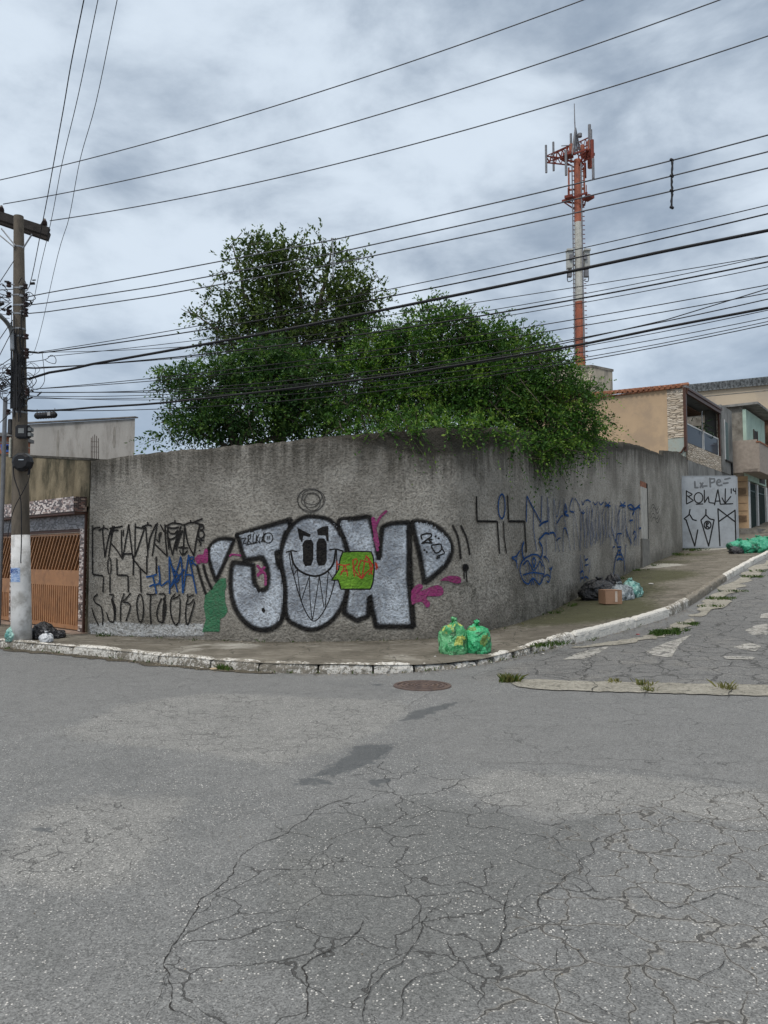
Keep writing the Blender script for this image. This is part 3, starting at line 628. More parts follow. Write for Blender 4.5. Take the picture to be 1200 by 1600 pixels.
paint('red_scrawl', p_red, reds)
def mags(mb):
    for q, cr in (([(697, 490), (720, 468), (750, 465), (762, 430), (778, 440), (776, 515), (745, 515), (715, 522)], c3), ([(330, 735), (352, 705), (382, 690), (400, 706), (385, 735), (420, 722), (460, 705), (500, 700), (524, 720), (524, 750), (495, 765), (430, 765), (425, 785), (442, 805), (440, 830), (420, 832), (395, 800), (360, 805), (332, 812)], c5), ([(508, 668), (545, 645), (600, 640), (632, 652), (634, 680), (600, 684), (550, 668)], c5)): fill(mb, WS, cr(q), .018, .025, smooth=True)
    for q, w_, cr in (([(917, 475), (935, 465), (985, 472)], 2.2, c3), ([(1090, 590), (1125, 575), (1140, 600), (1140, 655)], 3, c3), ([(1090, 535), (1115, 565), (1130, 580)], 3, c3), ([(1092, 600), (1110, 570), (1135, 545)], 3, c3), ([(1055, 235), (1020, 265), (995, 310), (990, 330)], 3, c4), ([(972, 280), (980, 340), (990, 400), (1000, 450)], 6, c4), ([(978, 400), (1000, 480)], 3, c4)): stroke(mb, WS, cr(q if len(q) > 2 else [q[0], tuple((np.array(q[0])+q[1])/2), q[1]]), w_, .35)
paint('magenta_splash', p_mag, mags)
def dashes(mb):
    for q, cr in (([(712, 535), (732, 610), (765, 712)], c3), ([(750, 528), (770, 605), (802, 680)], c3), ([(587, 325), (622, 400), (636, 530)], c5), ([(642, 325), (675, 400), (694, 505)], c5)): stroke(mb, WS, cr(q), 4.2, .9, smooth=True)
    fill(mb, WS, c5(ell(665, 587, 22, 24, 10)), .015, .03); stroke(mb, WS, c5([(655, 600), (656, 630), (655, 655)]), 2.2, .3); stroke(mb, WS, c5([(668, 600), (670, 640), (673, 676)]), 2.2, .3)
paint('spray_dash', p_fuzz, dashes)
# tag on the J and the little signs on the D
def tagj(mb):
    for q in ([(152, 408), (180, 400), (158, 440), (190, 432)], [(195, 385), (190, 440)], [(190, 395), (212, 378), (205, 410), (190, 415), (215, 440)], [(225, 375), (222, 435), (240, 428)], [(178, 445), (250, 432)], [(245, 385), (243, 432)], [(262, 378), (245, 408), (268, 438)], [(268, 395), (262, 430), (280, 425), (278, 395)], [(290, 370), (284, 430)], [(300, 372), (275, 405), (298, 430)], [(205, 365), (230, 360), (235, 375)]): stroke(mb, WS, c4([q[0], *q[1:]] if len(q) > 2 else [q[0], tuple((np.array(q[0])+q[1])/2), q[1]]), 1.1, .15, smooth=False)
    stroke(mb, WS, c4(ell(318, 402, 28, 32, 14)), 1.1, .15, close=True); stroke(mb, WS, c4([(312, 392), (311, 404), (310, 414)]), 1.1, .15); stroke(mb, WS, c4([(324, 390), (323, 402), (322, 412)]), 1.1, .15)
    st = lambda p_, w_=1.9: stroke(mb, WS, c5(p_), w_, .15, smooth=False)
    st([(395, 410), (388, 385), (420, 375), (455, 375), (455, 392), (400, 432), (392, 440), (420, 430), (462, 436), (432, 412), (458, 412)]); st([(505, 440), (452, 448), (455, 460), (478, 498), (500, 492), (520, 470), (512, 440)], 1.7); st([(520, 470), (538, 498), (490, 515), (485, 535), (505, 520)], 1.7)
    for x_, y_ in ((480, 393), (500, 405), (410, 478), (424, 490)): fill(mb, WS, c5(ell(x_, y_, 6, 6, 8)), .008, .008)
paint('marker_tag', p_black, tagj)
# tall black lettering at the left
def pixl(mb):
    for q in ([(38, 105), (38, 250), (38, 415)], [(38, 140), (75, 125), (110, 120)], [(100, 150), (150, 128), (190, 140)], [(148, 100), (135, 150), (145, 280), (158, 412)], [(158, 410), (185, 260), (220, 125)], [(235, 105), (215, 200)], [(250, 108), (225, 190), (195, 405)], [(205, 130), (300, 115), (325, 108)], [(230, 150), (285, 148)], [(225, 285), (270, 340), (330, 430)], [(315, 150), (318, 300), (328, 420)], [(335, 148), (335, 205)],
              [(335, 425), (350, 300), (388, 92)], [(388, 92), (410, 280), (432, 425)], [(345, 382), (425, 380)], [(452, 85), (450, 250), (452, 405)], [(452, 115), (500, 125), (560, 130)], [(452, 405), (500, 260), (548, 115)], [(520, 115), (575, 95), (612, 106)], [(575, 70), (572, 100)], [(556, 120), (568, 280), (578, 400)], [(578, 340), (600, 220), (655, 90)], [(668, 75), (640, 260), (620, 400)], [(640, 280), (700, 340), (765, 402)], [(700, 95), (735, 160), (752, 170)], [(745, 90), (750, 250), (765, 400)], [(660, 240), (690, 268), (685, 180), (715, 170), (690, 220)],
              [(752, 110), (820, 75), (900, 85), (925, 98)], [(845, 50), (842, 78)], [(770, 120), (830, 130), (885, 118)], [(770, 130), (795, 180), (840, 185), (870, 150)], [(768, 150), (775, 260), (782, 335)], [(782, 220), (800, 320), (818, 392)], [(818, 392), (850, 260), (905, 110)], [(795, 240), (850, 215), (875, 150)], [(855, 345), (880, 250), (920, 150)], [(845, 330), (870, 240), (905, 150)], [(940, 100), (932, 220), (930, 305)], [(880, 318), (935, 310)], [(890, 350), (920, 395), (968, 350)], [(895, 322), (968, 322)], [(925, 330), (922, 385)],
              [(930, 95), (1010, 72), (1125, 95)], [(1000, 50), (1010, 75), (1115, 35)], [(945, 120), (970, 270), (1030, 400)], [(1030, 400), (1055, 250), (1090, 90)], [(1060, 240), (1130, 250)], [(1085, 110), (1125, 105), (1130, 135), (1095, 150), (1085, 125)], [(1080, 165), (1075, 205), (1100, 230), (1130, 210), (1130, 165), (1100, 150)], [(1085, 260), (1105, 275), (1092, 300)], [(1088, 345), (1089, 352)],
              [(38, 425), (38, 585), (145, 598), (142, 758)], [(210, 600), (210, 758)], [(278, 430), (280, 590), (388, 592), (394, 758)], [(440, 400), (438, 590)], [(432, 425), (500, 515), (572, 582), (570, 405)], [(505, 530), (512, 650), (516, 758)], [(660, 410), (662, 480), (664, 580)]):
        if len(q) == 2: q = [q[0], tuple((np.array(q[0])+q[1])/2), q[1]]
        stroke(mb, WS, z1(q), 1.9, .2, smooth=len(q) == 3 or len(q) > 5)
    stroke(mb, WS, z1(ell(205, 500, 17, 84, 14)), 1.6, .2, close=True)
paint('tall_lettering', p_black, pixl, 'tall thin black lettering at the left end')
def pixb(mb):
    st = lambda q, w_=1.7: stroke(mb, WS, c3(q), w_, .2)
    st([(95, 712), (70, 740), (85, 770), (115, 790), (125, 850), (122, 905)]); st([(58, 800), (75, 860), (98, 905)]); st([(170, 715), (200, 720), (190, 740), (205, 800), (192, 888)]); st([(150, 830), (165, 880), (192, 888)]); st([(185, 745), (198, 800), (200, 870)], 3)
    st([(262, 710), (240, 780), (235, 880)]); st([(302, 708), (270, 745), (250, 760), (300, 780), (270, 880)]); stroke(mb, WS, c3(ell(360, 800, 20, 88, 14)), 1.7, .2, close=True); st([(402, 712), (430, 716), (455, 712)]); st([(426, 715), (420, 800), (425, 898)])
    st([(475, 712), (512, 718), (500, 800), (498, 890)]); st([(490, 740), (462, 820), (470, 880), (498, 890)]); st([(505, 740), (514, 800), (500, 880)], 3); st([(575, 712), (548, 750), (548, 840), (575, 905), (595, 890)]); st([(560, 745), (590, 730), (606, 715)]); st([(605, 740), (604, 820), (598, 890)]); st([(655, 712), (650, 735), (690, 716)]); st([(655, 740), (645, 780), (640, 850), (652, 908), (675, 840), (698, 760)]); st([(655, 780), (672, 770), (692, 745)])
paint('tall_lettering', p_black, pixb, 'lowest row of tall thin black lettering at the left end')
def blul(mb):
    for q in ([(400, 606), (430, 600), (462, 590)], [(440, 598), (450, 650), (460, 708)], [(420, 665), (440, 655), (480, 640), (475, 538)], [(475, 538), (482, 600), (488, 660), (530, 632), (545, 640)], [(540, 480), (540, 600), (540, 708)], [(540, 480), (555, 540), (590, 700)], [(550, 660), (575, 600), (610, 480)], [(555, 540), (600, 610), (585, 640)], [(610, 480), (618, 560), (622, 705)], [(545, 670), (600, 600), (632, 560)], [(625, 705), (640, 590), (660, 470)], [(660, 470), (685, 590), (708, 708)], [(635, 600), (655, 590), (690, 600)], [(560, 550), (570, 600), (580, 660)], [(668, 485), (690, 480), (690, 500), (672, 505), (668, 525), (690, 522)], [(680, 500), (700, 530), (706, 532)]): stroke(mb, WS, c3(q), 2.0, .25)
paint('blue_lettering', p_blue, blul, 'small blue lettering among the black at the left end')
def bigs(mb):
    st = lambda q, w_=2.9: stroke(mb, WS, c5(q), w_, .2, smooth=False)
    st([(735, 145), (742, 298), (866, 300), (872, 400), (878, 498)]); st([(905, 300), (907, 400), (920, 495)], 2.4); st([(930, 140), (938, 298), (1030, 300), (1036, 390), (1042, 490)])
paint('angular_lettering', p_black, bigs, 'thick black angular lettering right of the silver letters')
def blur(mb):
    stroke(mb, WS, c5(ell(893, 205, 22, 76, 14)), 2.3, .25, close=True); stroke(mb, WS, c5([(1040, 300), (1044, 140), (1090, 230), (1135, 305), (1140, 140)]), 2.3, .25, smooth=False)
    st = lambda q, w_=1.7: stroke(mb, WS, z2(q if len(q) > 2 else [q[0], tuple((np.array(q[0])+q[1])/2), q[1]]), w_, .3)
    st([(215, 195), (216, 350), (240, 525)]); st([(268, 320), (300, 295), (340, 282)], 2.6); st([(336, 90), (338, 280)]); st([(345, 170), (348, 390)]); st([(265, 432), (315, 382), (350, 390)], 2.6); st([(355, 380), (385, 378), (400, 412)], 2.4); st([(318, 300), (322, 540), (300, 580)], 1.3)
    st([(385, 100), (386, 240), (400, 400), (395, 530)], 1.3); st([(388, 110), (412, 250), (440, 110)], 1.3); st([(410, 260), (412, 440), (430, 530)], 1.2); st([(412, 300), (445, 245), (460, 240)]); st([(412, 440), (425, 425), (440, 420)]); st([(468, 100), (470, 250), (500, 400), (515, 520)], 1.2); st([(460, 530), (462, 370), (478, 340), (500, 400)])
    st([(480, 140), (475, 220), (505, 240)], 3); st([(485, 150), (495, 200), (478, 210)], 3); st([(545, 95), (522, 150), (520, 200), (550, 210)]); st([(548, 95), (552, 200), (570, 350), (600, 525)], 1.2); st([(560, 95), (590, 150), (600, 200)], 1.4); st([(610, 120), (620, 150), (632, 118)]); st([(640, 118), (660, 112), (685, 128)]); st([(605, 208), (620, 220), (632, 212)])
    for i, x_ in enumerate((545, 600, 606, 628, 650, 668, 690, 700, 720, 735, 755, 770, 790, 812, 840, 856, 888, 900, 920, 945, 960, 975)):
        a = rnd.uniform(-8, 8); e_ = 520-(x_-600)*.12; st([(x_+a, 130+rnd.uniform(0, 60)), (x_+rnd.uniform(-9, 9), 250), (x_+rnd.uniform(-8, 8), 380), (x_-a, e_-rnd.uniform(0, 80))], rnd.uniform(.8, 1.5))
    for i in range(14):
        x_ = 620+i*27; st([(x_, 230+rnd.uniform(-80, 60)), (x_+12, 420+rnd.uniform(-30, 60)), (x_+26, 200+rnd.uniform(-50, 80))], .9)
    for x_ in (720, 770, 825, 945): st([(x_-18, 125), (x_, 150), (x_+20, 128)], 1.6)
    for x_ in (828, 945): [st([(x_-22, 160), (x_, 155), (x_+22, 160)], 2), st([(x_-12, 140), (x_+10, 175)], 1.6)]
    st([(988, 160), (1020, 150), (1050, 180), (1090, 150)], 2); st([(1000, 175), (1040, 190), (1080, 170), (1095, 185)], 2.2); st([(1040, 150), (1045, 200), (1030, 230)], 2.4)
    for x_ in (1010, 1040, 1058, 1076): st([(x_, 190), (x_+4, 330), (x_+rnd.uniform(-6, 6), 480)], 1.6)
    st([(1030, 390), (1045, 365), (1055, 400), (1040, 440)], 2); st([(1085, 345), (1100, 340), (1102, 370)], 2); st([(975, 350), (1000, 420), (1020, 470)]); st([(1005, 280), (1030, 275)], 2)
    st([(860, 330), (890, 440), (905, 390), (940, 385)]); st([(890, 440), (915, 500)])
    # small figures low on the wall
    st([(905, 495), (935, 495), (930, 520), (910, 520)], 2); st([(915, 520), (890, 600), (875, 715)], 2.4); st([(925, 520), (955, 600), (965, 690)], 2.6); st([(905, 600), (925, 588), (945, 600)], 2.4); st([(900, 560), (925, 555), (945, 565)]); st([(870, 530), (870, 500), (885, 490)]); st([(975, 470), (968, 540), (965, 600)])
    st([(598, 560), (600, 680), (602, 780)]); st([(632, 565), (642, 602), (662, 590)], 2.2); st([(640, 642), (668, 638)], 1.8); st([(605, 700), (625, 690), (630, 740), (612, 745)], 2.4); st([(640, 770), (645, 735), (670, 750)], 2); st([(610, 600), (620, 650), (612, 690)]); st([(680, 600), (682, 660), (676, 700)])
paint('blue_lettering', p_blue, blur, 'long faded blue lettering on the receding part of the wall')
def mons(mb):
    st = lambda q, w_=2.0: stroke(mb, WS, z2(q), w_, .25)
    stroke(mb, WS, z2([(200, 555), (245, 560), (280, 600), (302, 680), (285, 760), (262, 798), (235, 770), (212, 750), (190, 765), (170, 795), (130, 770), (104, 700), (108, 640), (140, 590)]), 2.2, .25, close=True)
    st([(135, 455), (120, 500), (125, 560), (142, 600)], 4); st([(262, 450), (285, 500), (284, 550), (270, 585)], 4); st([(102, 525), (70, 570), (35, 580), (70, 610), (80, 665)], 2); st([(100, 528), (78, 570), (75, 640)], 2)
    st([(130, 640), (165, 605), (185, 640), (215, 685), (245, 650), (262, 612), (290, 650)], 2); st([(128, 722), (210, 702), (295, 715)], 2); st([(215, 580), (200, 610), (216, 650), (232, 610), (215, 580)], 2.6); st([(205, 625), (216, 660), (228, 628)], 3)
    for x_, a, b_ in ((150, 625, 770), (175, 620, 775), (200, 680, 755), (228, 685, 760), (250, 640, 780), (275, 630, 770)): st([(x_, a), (x_+3, (a+b_)/2), (x_, b_)], 1.2)
    st([(300, 570), (322, 585), (338, 615)], 2); st([(300, 735), (320, 720), (345, 740), (335, 780), (318, 770)], 2); st([(365, 655), (352, 700), (348, 750)], 2.4); st([(340, 665), (352, 675), (365, 655)], 2); st([(195, 800), (206, 760), (216, 800)], 2)
paint('painted_creature', p_blue, mons, 'blue outlined round horned creature face')
# patched strip in the wall
m_patch = simple('patch_plaster', (.40, .385, .35), .9, .15, 5, bump=.01); m_patch2 = simple('patch_plaster_dark', (.17, .165, .15), .9, .2, 5, bump=.01); m_brick = simple('red_brick', (.24, .10, .06), .9, .3, 9)
def wallbox(nm, u0, v0, u1, v1, o_, mat):
    a = WS.inv(u0, (v0+v1)/2); b_ = WS.inv(u1, (v0+v1)/2); zt_ = WS.inv((u0+u1)/2, v0)[1]; zb_ = WS.inv((u0+u1)/2, v1)[1]; mb = MB()
    P = [WS.fwd(np.array([q[0]]), np.array([2.]), o_)[0] for q in (a, b_)]; c_ = (P[0]+P[1])/2; d_ = P[1]-P[0]
    mb.box((c_[0], c_[1], (zt_+zb_)/2), (np.hypot(d_[0], d_[1]), .05, zt_-zb_), math.atan2(d_[1], d_[0])); return mb.build(nm, mat, wall)
wallbox('plaster_strip', 1000, 762, 1009.5, 842, .02, m_patch); wallbox('plaster_strip', 1001.5, 842, 1013, 893, .035, m_patch2); wallbox('dark_joint', 1010, 756, 1011.6, 842, .01, m_crk); wallbox('exposed_brick', 1000, 753, 1008.5, 762, .0, m_brick)
paint('black_scribble', p_soft, lambda mb: [stroke(mb, WS, [(1016+dx, 795+dy), (1020+dx, 788+dy), (1025+dx, 797+dy), (1029+dx, 790+dy)], 1.0, .2) for dx, dy in ((0, 0), (1, 5), (0, 14), (1, 20))])
# reinforcement bars on top of the wall's left end
m_rust = simple('rusty_rebar', (.07, .045, .035), .8, .3, 20)
rb = empty('rebar_column', (*WP[k0+1], zt0), 'thin rusty reinforcement bars standing on the left end of the wall', 'rebar'); mb = MB()
for uu, vv in ((142.5, 684), (145, 682), (148, 679), (151, 681), (154, 685)):
    a = at(uu, 722, 14.95); q = at(uu, vv, 14.95+.1*(uu % 2)); mb.tube([a, q], .007, 5)
mb.build('bar', m_rust, rb); mb = MB()
for vv in (690, 698, 706): mb.tube([at(142, vv, 14.95), at(154.5, vv+.5, 14.95)], .004, 4)
mb.build('tie_wire', m_rust, rb)
# ============================================================ GARAGE HOUSE AT THE LEFT
def tile_mat(name, c_a, c_b, c_c, sc):
    sc *= 3.6
    m, t, b = new_mat(name); u = t.n.new('ShaderNodeTexBrick'); t.set(u.inputs['Vector'], t.attr('uvw', 'Vector'))
    u.inputs['Scale'].default_value = sc; u.inputs['Mortar Size'].default_value = .012; u.inputs['Brick Width'].default_value = .6; u.inputs['Row Height'].default_value = .25; u.inputs['Bias'].default_value = 0
    t.set(u.inputs['Color1'], (0, 0, 0)); t.set(u.inputs['Color2'], (1, 1, 1)); t.set(u.inputs['Mortar'], (.5, .5, .5))
    s_ = t.sepz(u.outputs[0])[0]
    c = t.mix(t.ramp(s_, .58, .60), c_a, c_b); c = t.mix(t.ramp(s_, .30, .28), c, c_c); c = t.mix(u.outputs['Fac'], c, (.30, .27, .24))
    c = t.mix(t.ramp(t.noise(t.pos(), 2.5, 5, .6), .4, .8, 0, .35), c, (.14, .12, .10))
    t.set(b.inputs['Base Color'], c); b.inputs['Roughness'].default_value = .35; return m
m_tile = tile_mat('mosaic_tile', (.66, .57, .52), (.045, .02, .016), (.30, .20, .17), 2.2)
m_tile2 = tile_mat('brown_slip_tile', (.16, .075, .055), (.045, .022, .018), (.34, .24, .19), 2.2)
m_tile3 = tile_mat('grey_mosaic_tile', (.27, .25, .26), (.06, .045, .045), (.17, .15, .15), 2.2)
def uvw(o):  # metre coordinates along the face for the tile pattern
    me = o.data; a = me.attributes.new('uvw', 'FLOAT_VECTOR', 'CORNER'); k = 0; buf = []
    for p_ in me.polygons:
        nn = p_.normal
        h_ = Vector((-nn.y, nn.x, 0)); h_ = h_.normalized() if h_.length > .3 else Vector((1, 0, 0)); vv = Vector((0, 0, 1)) if abs(nn.z) < .9 else Vector((0, 1, 0))
        for li in p_.loop_indices:
            c_ = me.vertices[me.loops[li].vertex_index].co; buf += [c_.dot(h_), c_.dot(vv), 0]
    a.data.foreach_set('vector', buf); return o
m_brown = simple('brown_painted_metal', (.34, .17, .080), .45, .10, 3, bump=.001, dirt=(.24, .12, .06), dscale=5)
m_brown_d = simple('dark_brown_trim', (.075, .034, .022), .5, .2, 5)
m_gdark = simple('garage_interior', (.02, .018, .016), .9, .3, 2)
m_moss = simple('mossy_old_plaster', (.185, .155, .105), .95, .45, 2.2, bump=.01, bs=20, dirt=(.040, .040, .028), dscale=1.5, spec=.1, stretch=(1, 1, .5))
GS = PlaneSurf((-5.80, 14.86), (-.735, .68)); gd = GS.d; gn = np.array([-gd[1], gd[0]])   # gn points to the street
if gn@np.array([1., -1.]) < 0: gn = -gn
def gpt(u, v, out=0.):
    q = GS.inv(u, v); P = GS.o+GS.d*q[0]+gn*out; return Vector((P[0], P[1], q[1])), q
def gbox(mb, u0, v0, u1, v1, out0, out1):   # rectangle seen from u0..u1 at its right end heights v0..v1
    a = GS.inv(u0, v0)[0]; b_ = GS.inv(u1, v0)[0]; return a, b_
def gslab(mb, s0_, s1_, z0_, z1_, o0, o1):
    c_ = GS.o+GS.d*(s0_+s1_)/2+gn*(o0+o1)/2; mb.box((c_[0], c_[1], (z0_+z1_)/2), (abs(s1_-s0_), abs(o1-o0), z1_-z0_), math.atan2(GS.d[1], GS.d[0]))
zG = lambda v, u=128: GS.inv(u, v)[1]
SL = GS.inv(-150, 850)[0]; s_r0 = GS.inv(134, 850)[0]; s_c1 = GS.inv(124.5, 850)[0]
ztop_ = zG(722); z_f1 = zG(780, 107); z_f0 = zG(802, 107); z_lint = zG(826, 124); zb_ = .10
house = empty('garage_house', (float(GS.o[0]+GS.d[0]*3), float(GS.o[1]+GS.d[1]*3), .1), 'garage front with brown metal gate, mosaic tile trim and mossy plaster above', 'garage')
sA0 = s_r0-.1; sl0 = GS.inv(0, 712); slp = (sl0[1]-ztop_)/(sl0[0]-sA0); sM = sl0[0]+1.2
def sloped(mb, o0, o1, dz0, dz1, zb_fixed=None):
    vs = []
    for s_ in (sA0, sM):
        for o_ in (o0, o1):
            q_ = GS.o+GS.d*s_+gn*o_; zt_s = ztop_+slp*(s_-sA0)
            vs += [(q_[0], q_[1], zb_fixed if zb_fixed is not None else zt_s+dz0), (q_[0], q_[1], zt_s+dz1)]
    mb.add(vs, [(0, 1, 3, 2), (4, 6, 7, 5), (0, 4, 5, 1), (2, 3, 7, 6), (0, 2, 6, 4), (1, 5, 7, 3)])
mb = MB(); sloped(mb, -.25, 0, 0, 0, z_f0+.1); gslab(mb, s_r0-.02, s_r0, .1, z_f0+.1, -.2, -.03); mb.build('upper_wall', m_moss, house); mb = MB(); sloped(mb, -.27, .012, .002, .05); mb.build('coping', simple('black_mould_coping', (.06, .055, .045), .95, .4, 6), house)
mb = MB(); gslab(mb, s_r0+.0, SL, z_f0, z_f1, .003, .26); fo = mb.build('tiled_canopy', m_tile, house); fo['label'] = 'projecting canopy slab clad in pink and dark mosaic'; uvw(fo)
mb = MB(); sR = s_r0; gslab(mb, sR-.006, sR-.002, z_f0+.004, z_f1-.004, .003, .262); o = mb.build('canopy_end_tiles', m_tile2, house); uvw(o)
mb = MB(); gslab(mb, sR, SL, z_f0-.05, z_f0-.004, -.1, .24); gslab(mb, s_r0+.0, s_r0+.04, zb_, z_f0, -.02, .02); gslab(mb, s_c1, SL, z_lint-.06, z_lint, -.1, -.02); mb.build('brown_trim', m_brown_d, house)
mb = MB(); gslab(mb, s_r0+.042, SL, z_lint, z_f0-.052, -.2, .0); o = mb.build('lintel_tiles', m_tile3, house); uvw(o)
mb = MB(); gslab(mb, s_r0+.042, s_c1, zb_, z_lint-.004, -.2, .0); o = mb.build('tiled_pillar', m_tile, house); uvw(o)
s_m0 = GS.inv(22, 850)[0]; s_m1 = GS.inv(17, 850)[0]
mb = MB(); gslab(mb, s_m0, s_m1, zb_, z_lint-.064, -.2, .0); o = mb.build('tiled_pillar', m_tile, house); uvw(o)
mb = MB(); gslab(mb, s_c1, SL, zb_, z_lint, -2.6, -2.5); gslab(mb, s_c1, SL, z_f0+.12, z_f0+.2, -2.5, -.26); gslab(mb, s_c1-.15, s_c1-.1, zb_, z_lint+.3, -2.5, -.26); mb.build('dark_interior', m_gdark, house)
mb = MB(); gslab(mb, s_r0-.1, SL, .0, .14, -.3, .25); mb.build('door_step', simple('step_concrete', (.3, .22, .17), .9, .2, 5, dirt=(.14, .11, .09)), house)
def gate_leaf(sa, sb, zmid, lean, lab):
    g = MB(); w_ = .05
    gslab(g, sa, sa+w_, .16, z_lint-.07, -.12, -.06); gslab(g, sb-w_, sb, .16, z_lint-.07, -.12, -.06); gslab(g, sa+w_, sb-w_, z_lint-.12, z_lint-.07, -.12, -.06); gslab(g, sa+w_, sb-w_, .16, .24, -.12, -.06)
    f_ = g.build('gate_frame', m_brown, house); f_['label'] = lab
    g = MB(); gslab(g, sa+w_, sb-w_, .24, zmid, -.105, -.085); gslab(g, sa+w_, sb-w_, zmid-.30, zmid+.02, -.118, -.07)
    for i in range(int((sb-sa-2*w_)/.10)): gslab(g, sa+w_+.03+i*.10, sa+w_+.085+i*.10, .24, zmid-.30, -.085, -.066)
    g.build('ribbed_panel', m_brown, f_)
    g = MB(); z1_ = z_lint-.12; z0_ = zmid+.02; H = z1_-z0_; dx = H*.6; st_ = .15; k = sa+w_-dx
    while k < sb-w_:
        a = np.array([k, z0_]); b_ = np.array([k+dx, z1_])
        if lean < 0: a, b_ = np.array([k+dx, z0_]), np.array([k, z1_])
        lo, hi = sa+w_+.01, sb-w_-.01; P = [a, b_]
        t0, t1 = 0., 1.; d_ = b_-a
        ts = sorted([(lo-a[0])/d_[0], (hi-a[0])/d_[0]]); t0 = max(0, ts[0]); t1 = min(1, ts[1])
        if t1-t0 > .03:
            p0 = a+d_*t0; p1 = a+d_*t1
            W0 = GS.o+GS.d*p0[0]-gn*.09; W1 = GS.o+GS.d*p1[0]-gn*.09; g.bar((W0[0], W0[1], p0[1]), (W1[0], W1[1], p1[1]), .046, .03)
        k += st_
    g.build('diagonal_slats', m_brown, f_)
gate_leaf(s_c1+.01, s_m0-.01, zG(893, 120), -1, 'right gate leaf, diagonal slats over ribbed sheet')
gate_leaf(s_m1+.01, GS.inv(-90, 850)[0], zG(893, 120)-.22, -1, 'left gate leaf with a lower solid panel')
# street wall beyond the garage
# --- grey rendered building behind
m_render = simple('grey_cement_render', (.34, .325, .30), .9, .13, .8, bump=.006, bs=14, dirt=(.20, .185, .165), dscale=1.1, stretch=(1, 1, .35))
bh = empty('rendered_building', (*at(130, 720, 26)[:2], 0), 'blank grey cement rendered building rising behind the garage wall', 'building')
a, b_ = at(44, 663, 27), at(211, 654, 25); zt1, zt2 = a.z, b_.z
mb = MB(); dv = (b_-a); dv.z = 0; dv.normalize(); nv = Vector((-dv.y, dv.x, 0)); ra = Vector((b_.x, b_.y, 0)).normalized(); ra = (ra+Vector((-.06, 0, 0))).normalized(); P = [a, b_, b_+ra*8, a+ra*8]
mb.add([(q.x, q.y, 0) for q in P]+[(P[0].x, P[0].y, zt1), (P[1].x, P[1].y, zt2), (P[2].x, P[2].y, zt2), (P[3].x, P[3].y, zt1)], [(0, 1, 5, 4), (1, 2, 6, 5), (2, 3, 7, 6), (3, 0, 4, 7), (4, 5, 6, 7)])
mb.build('wall', m_render, bh); mb = MB()
mb.bar((a.x-.05, a.y-.03, zt1+.04), (b_.x+.06, b_.y-.03, zt2+.04), .16, .04); mb.build('coping', simple('dark_coping', (.16, .15, .14), .9, .3, 4), bh)
m_damp = simple('damp_render', (.24, .225, .20), .95, .2, 3)
for uu, vv, ln in ((94, 682, 1.3), (181, 672, .7)):
    q = a+dv*((b_-a).length*((uu-44)/167)); mb = MB(); rr = [.02, .07, .05, .08, .03]
    zc = at(uu, vv+16, 26).z; vs_ = []
    for i, w_ in enumerate(rr):
        for s_ in (-1, 1): p_ = q+dv*(w_*s_)-nv*.006; vs_.append((p_.x, p_.y, zc+ln*(.5-i/4)))
    mb.add(vs_, [(2*i, 2*i+1, 2*i+3, 2*i+2) for i in range(4)]); mb.build('damp_streak', m_damp, bh)
# brick house far left, with a grey steel post in front
m_br, t, b = new_mat('raw_block_brick'); u = t.n.new('ShaderNodeTexBrick'); t.set(u.inputs['Vector'], t.map(t.pos(), (1, 0, 1), rot=(PI/2, 0, 0))); u.inputs['Scale'].default_value = 1.; u.inputs['Brick Width'].default_value = .38; u.inputs['Row Height'].default_value = .19; u.inputs['Mortar Size'].default_value = .02
t.set(u.inputs['Color1'], (.33, .12, .06)); t.set(u.inputs['Color2'], (.24, .09, .05)); t.set(u.inputs['Mortar'], (.28, .25, .21)); t.set(b.inputs['Base Color'], u.outputs[0]); b.inputs['Roughness'].default_value = .9
q = at(-20, 720, 22); bk = empty('brick_house', (q.x, q.y+1, 0), 'unplastered red brick house with blue scrawl far left behind the pole', 'house')
mb = MB(); zt_ = at(0, 683, 22).z; mb.box((at(17, 700, 22).x-1.6, q.y+.6, zt_/2), (3.2, 1.2, zt_)); mb.build('wall', m_br, bk)
mb = MB(); mb.box((at(17, 700, 22).x-1.6, q.y+.6, zt_+.06), (3.3, 1.5, .1)); mb.build('roof', simple('fibre_cement_roof', (.16, .16, .16), .9), bk)
mb = MB()
for k in range(5):
    p0 = at(3+k*2.6, 694+2*(k % 2), 21.98); p1 = at(5+k*2.6, 706-3*(k % 2), 21.98); mb.bar((p0.x, q.y-.02, p0.z), (p1.x, q.y-.02, p1.z), .09, .008)
mb.build('blue_scrawl', simple('blue_scrawl_paint', (.05, .12, .42), .6, .4), bk)
q = at(.2, 900, 16.5); mb = MB(); mb.tube([(q.x, q.y, 0), (q.x, q.y, at(1, 621, 16.5).z)], .045, 10); mb.box((q.x, q.y, .12), (.22, .22, .02))
tag(mb.build('steel_post', simple('galvanised_post', (.15, .155, .165), .6, .15, 5, metal=.1)), 'thin grey steel post at the left edge behind the concrete pole', 'post')

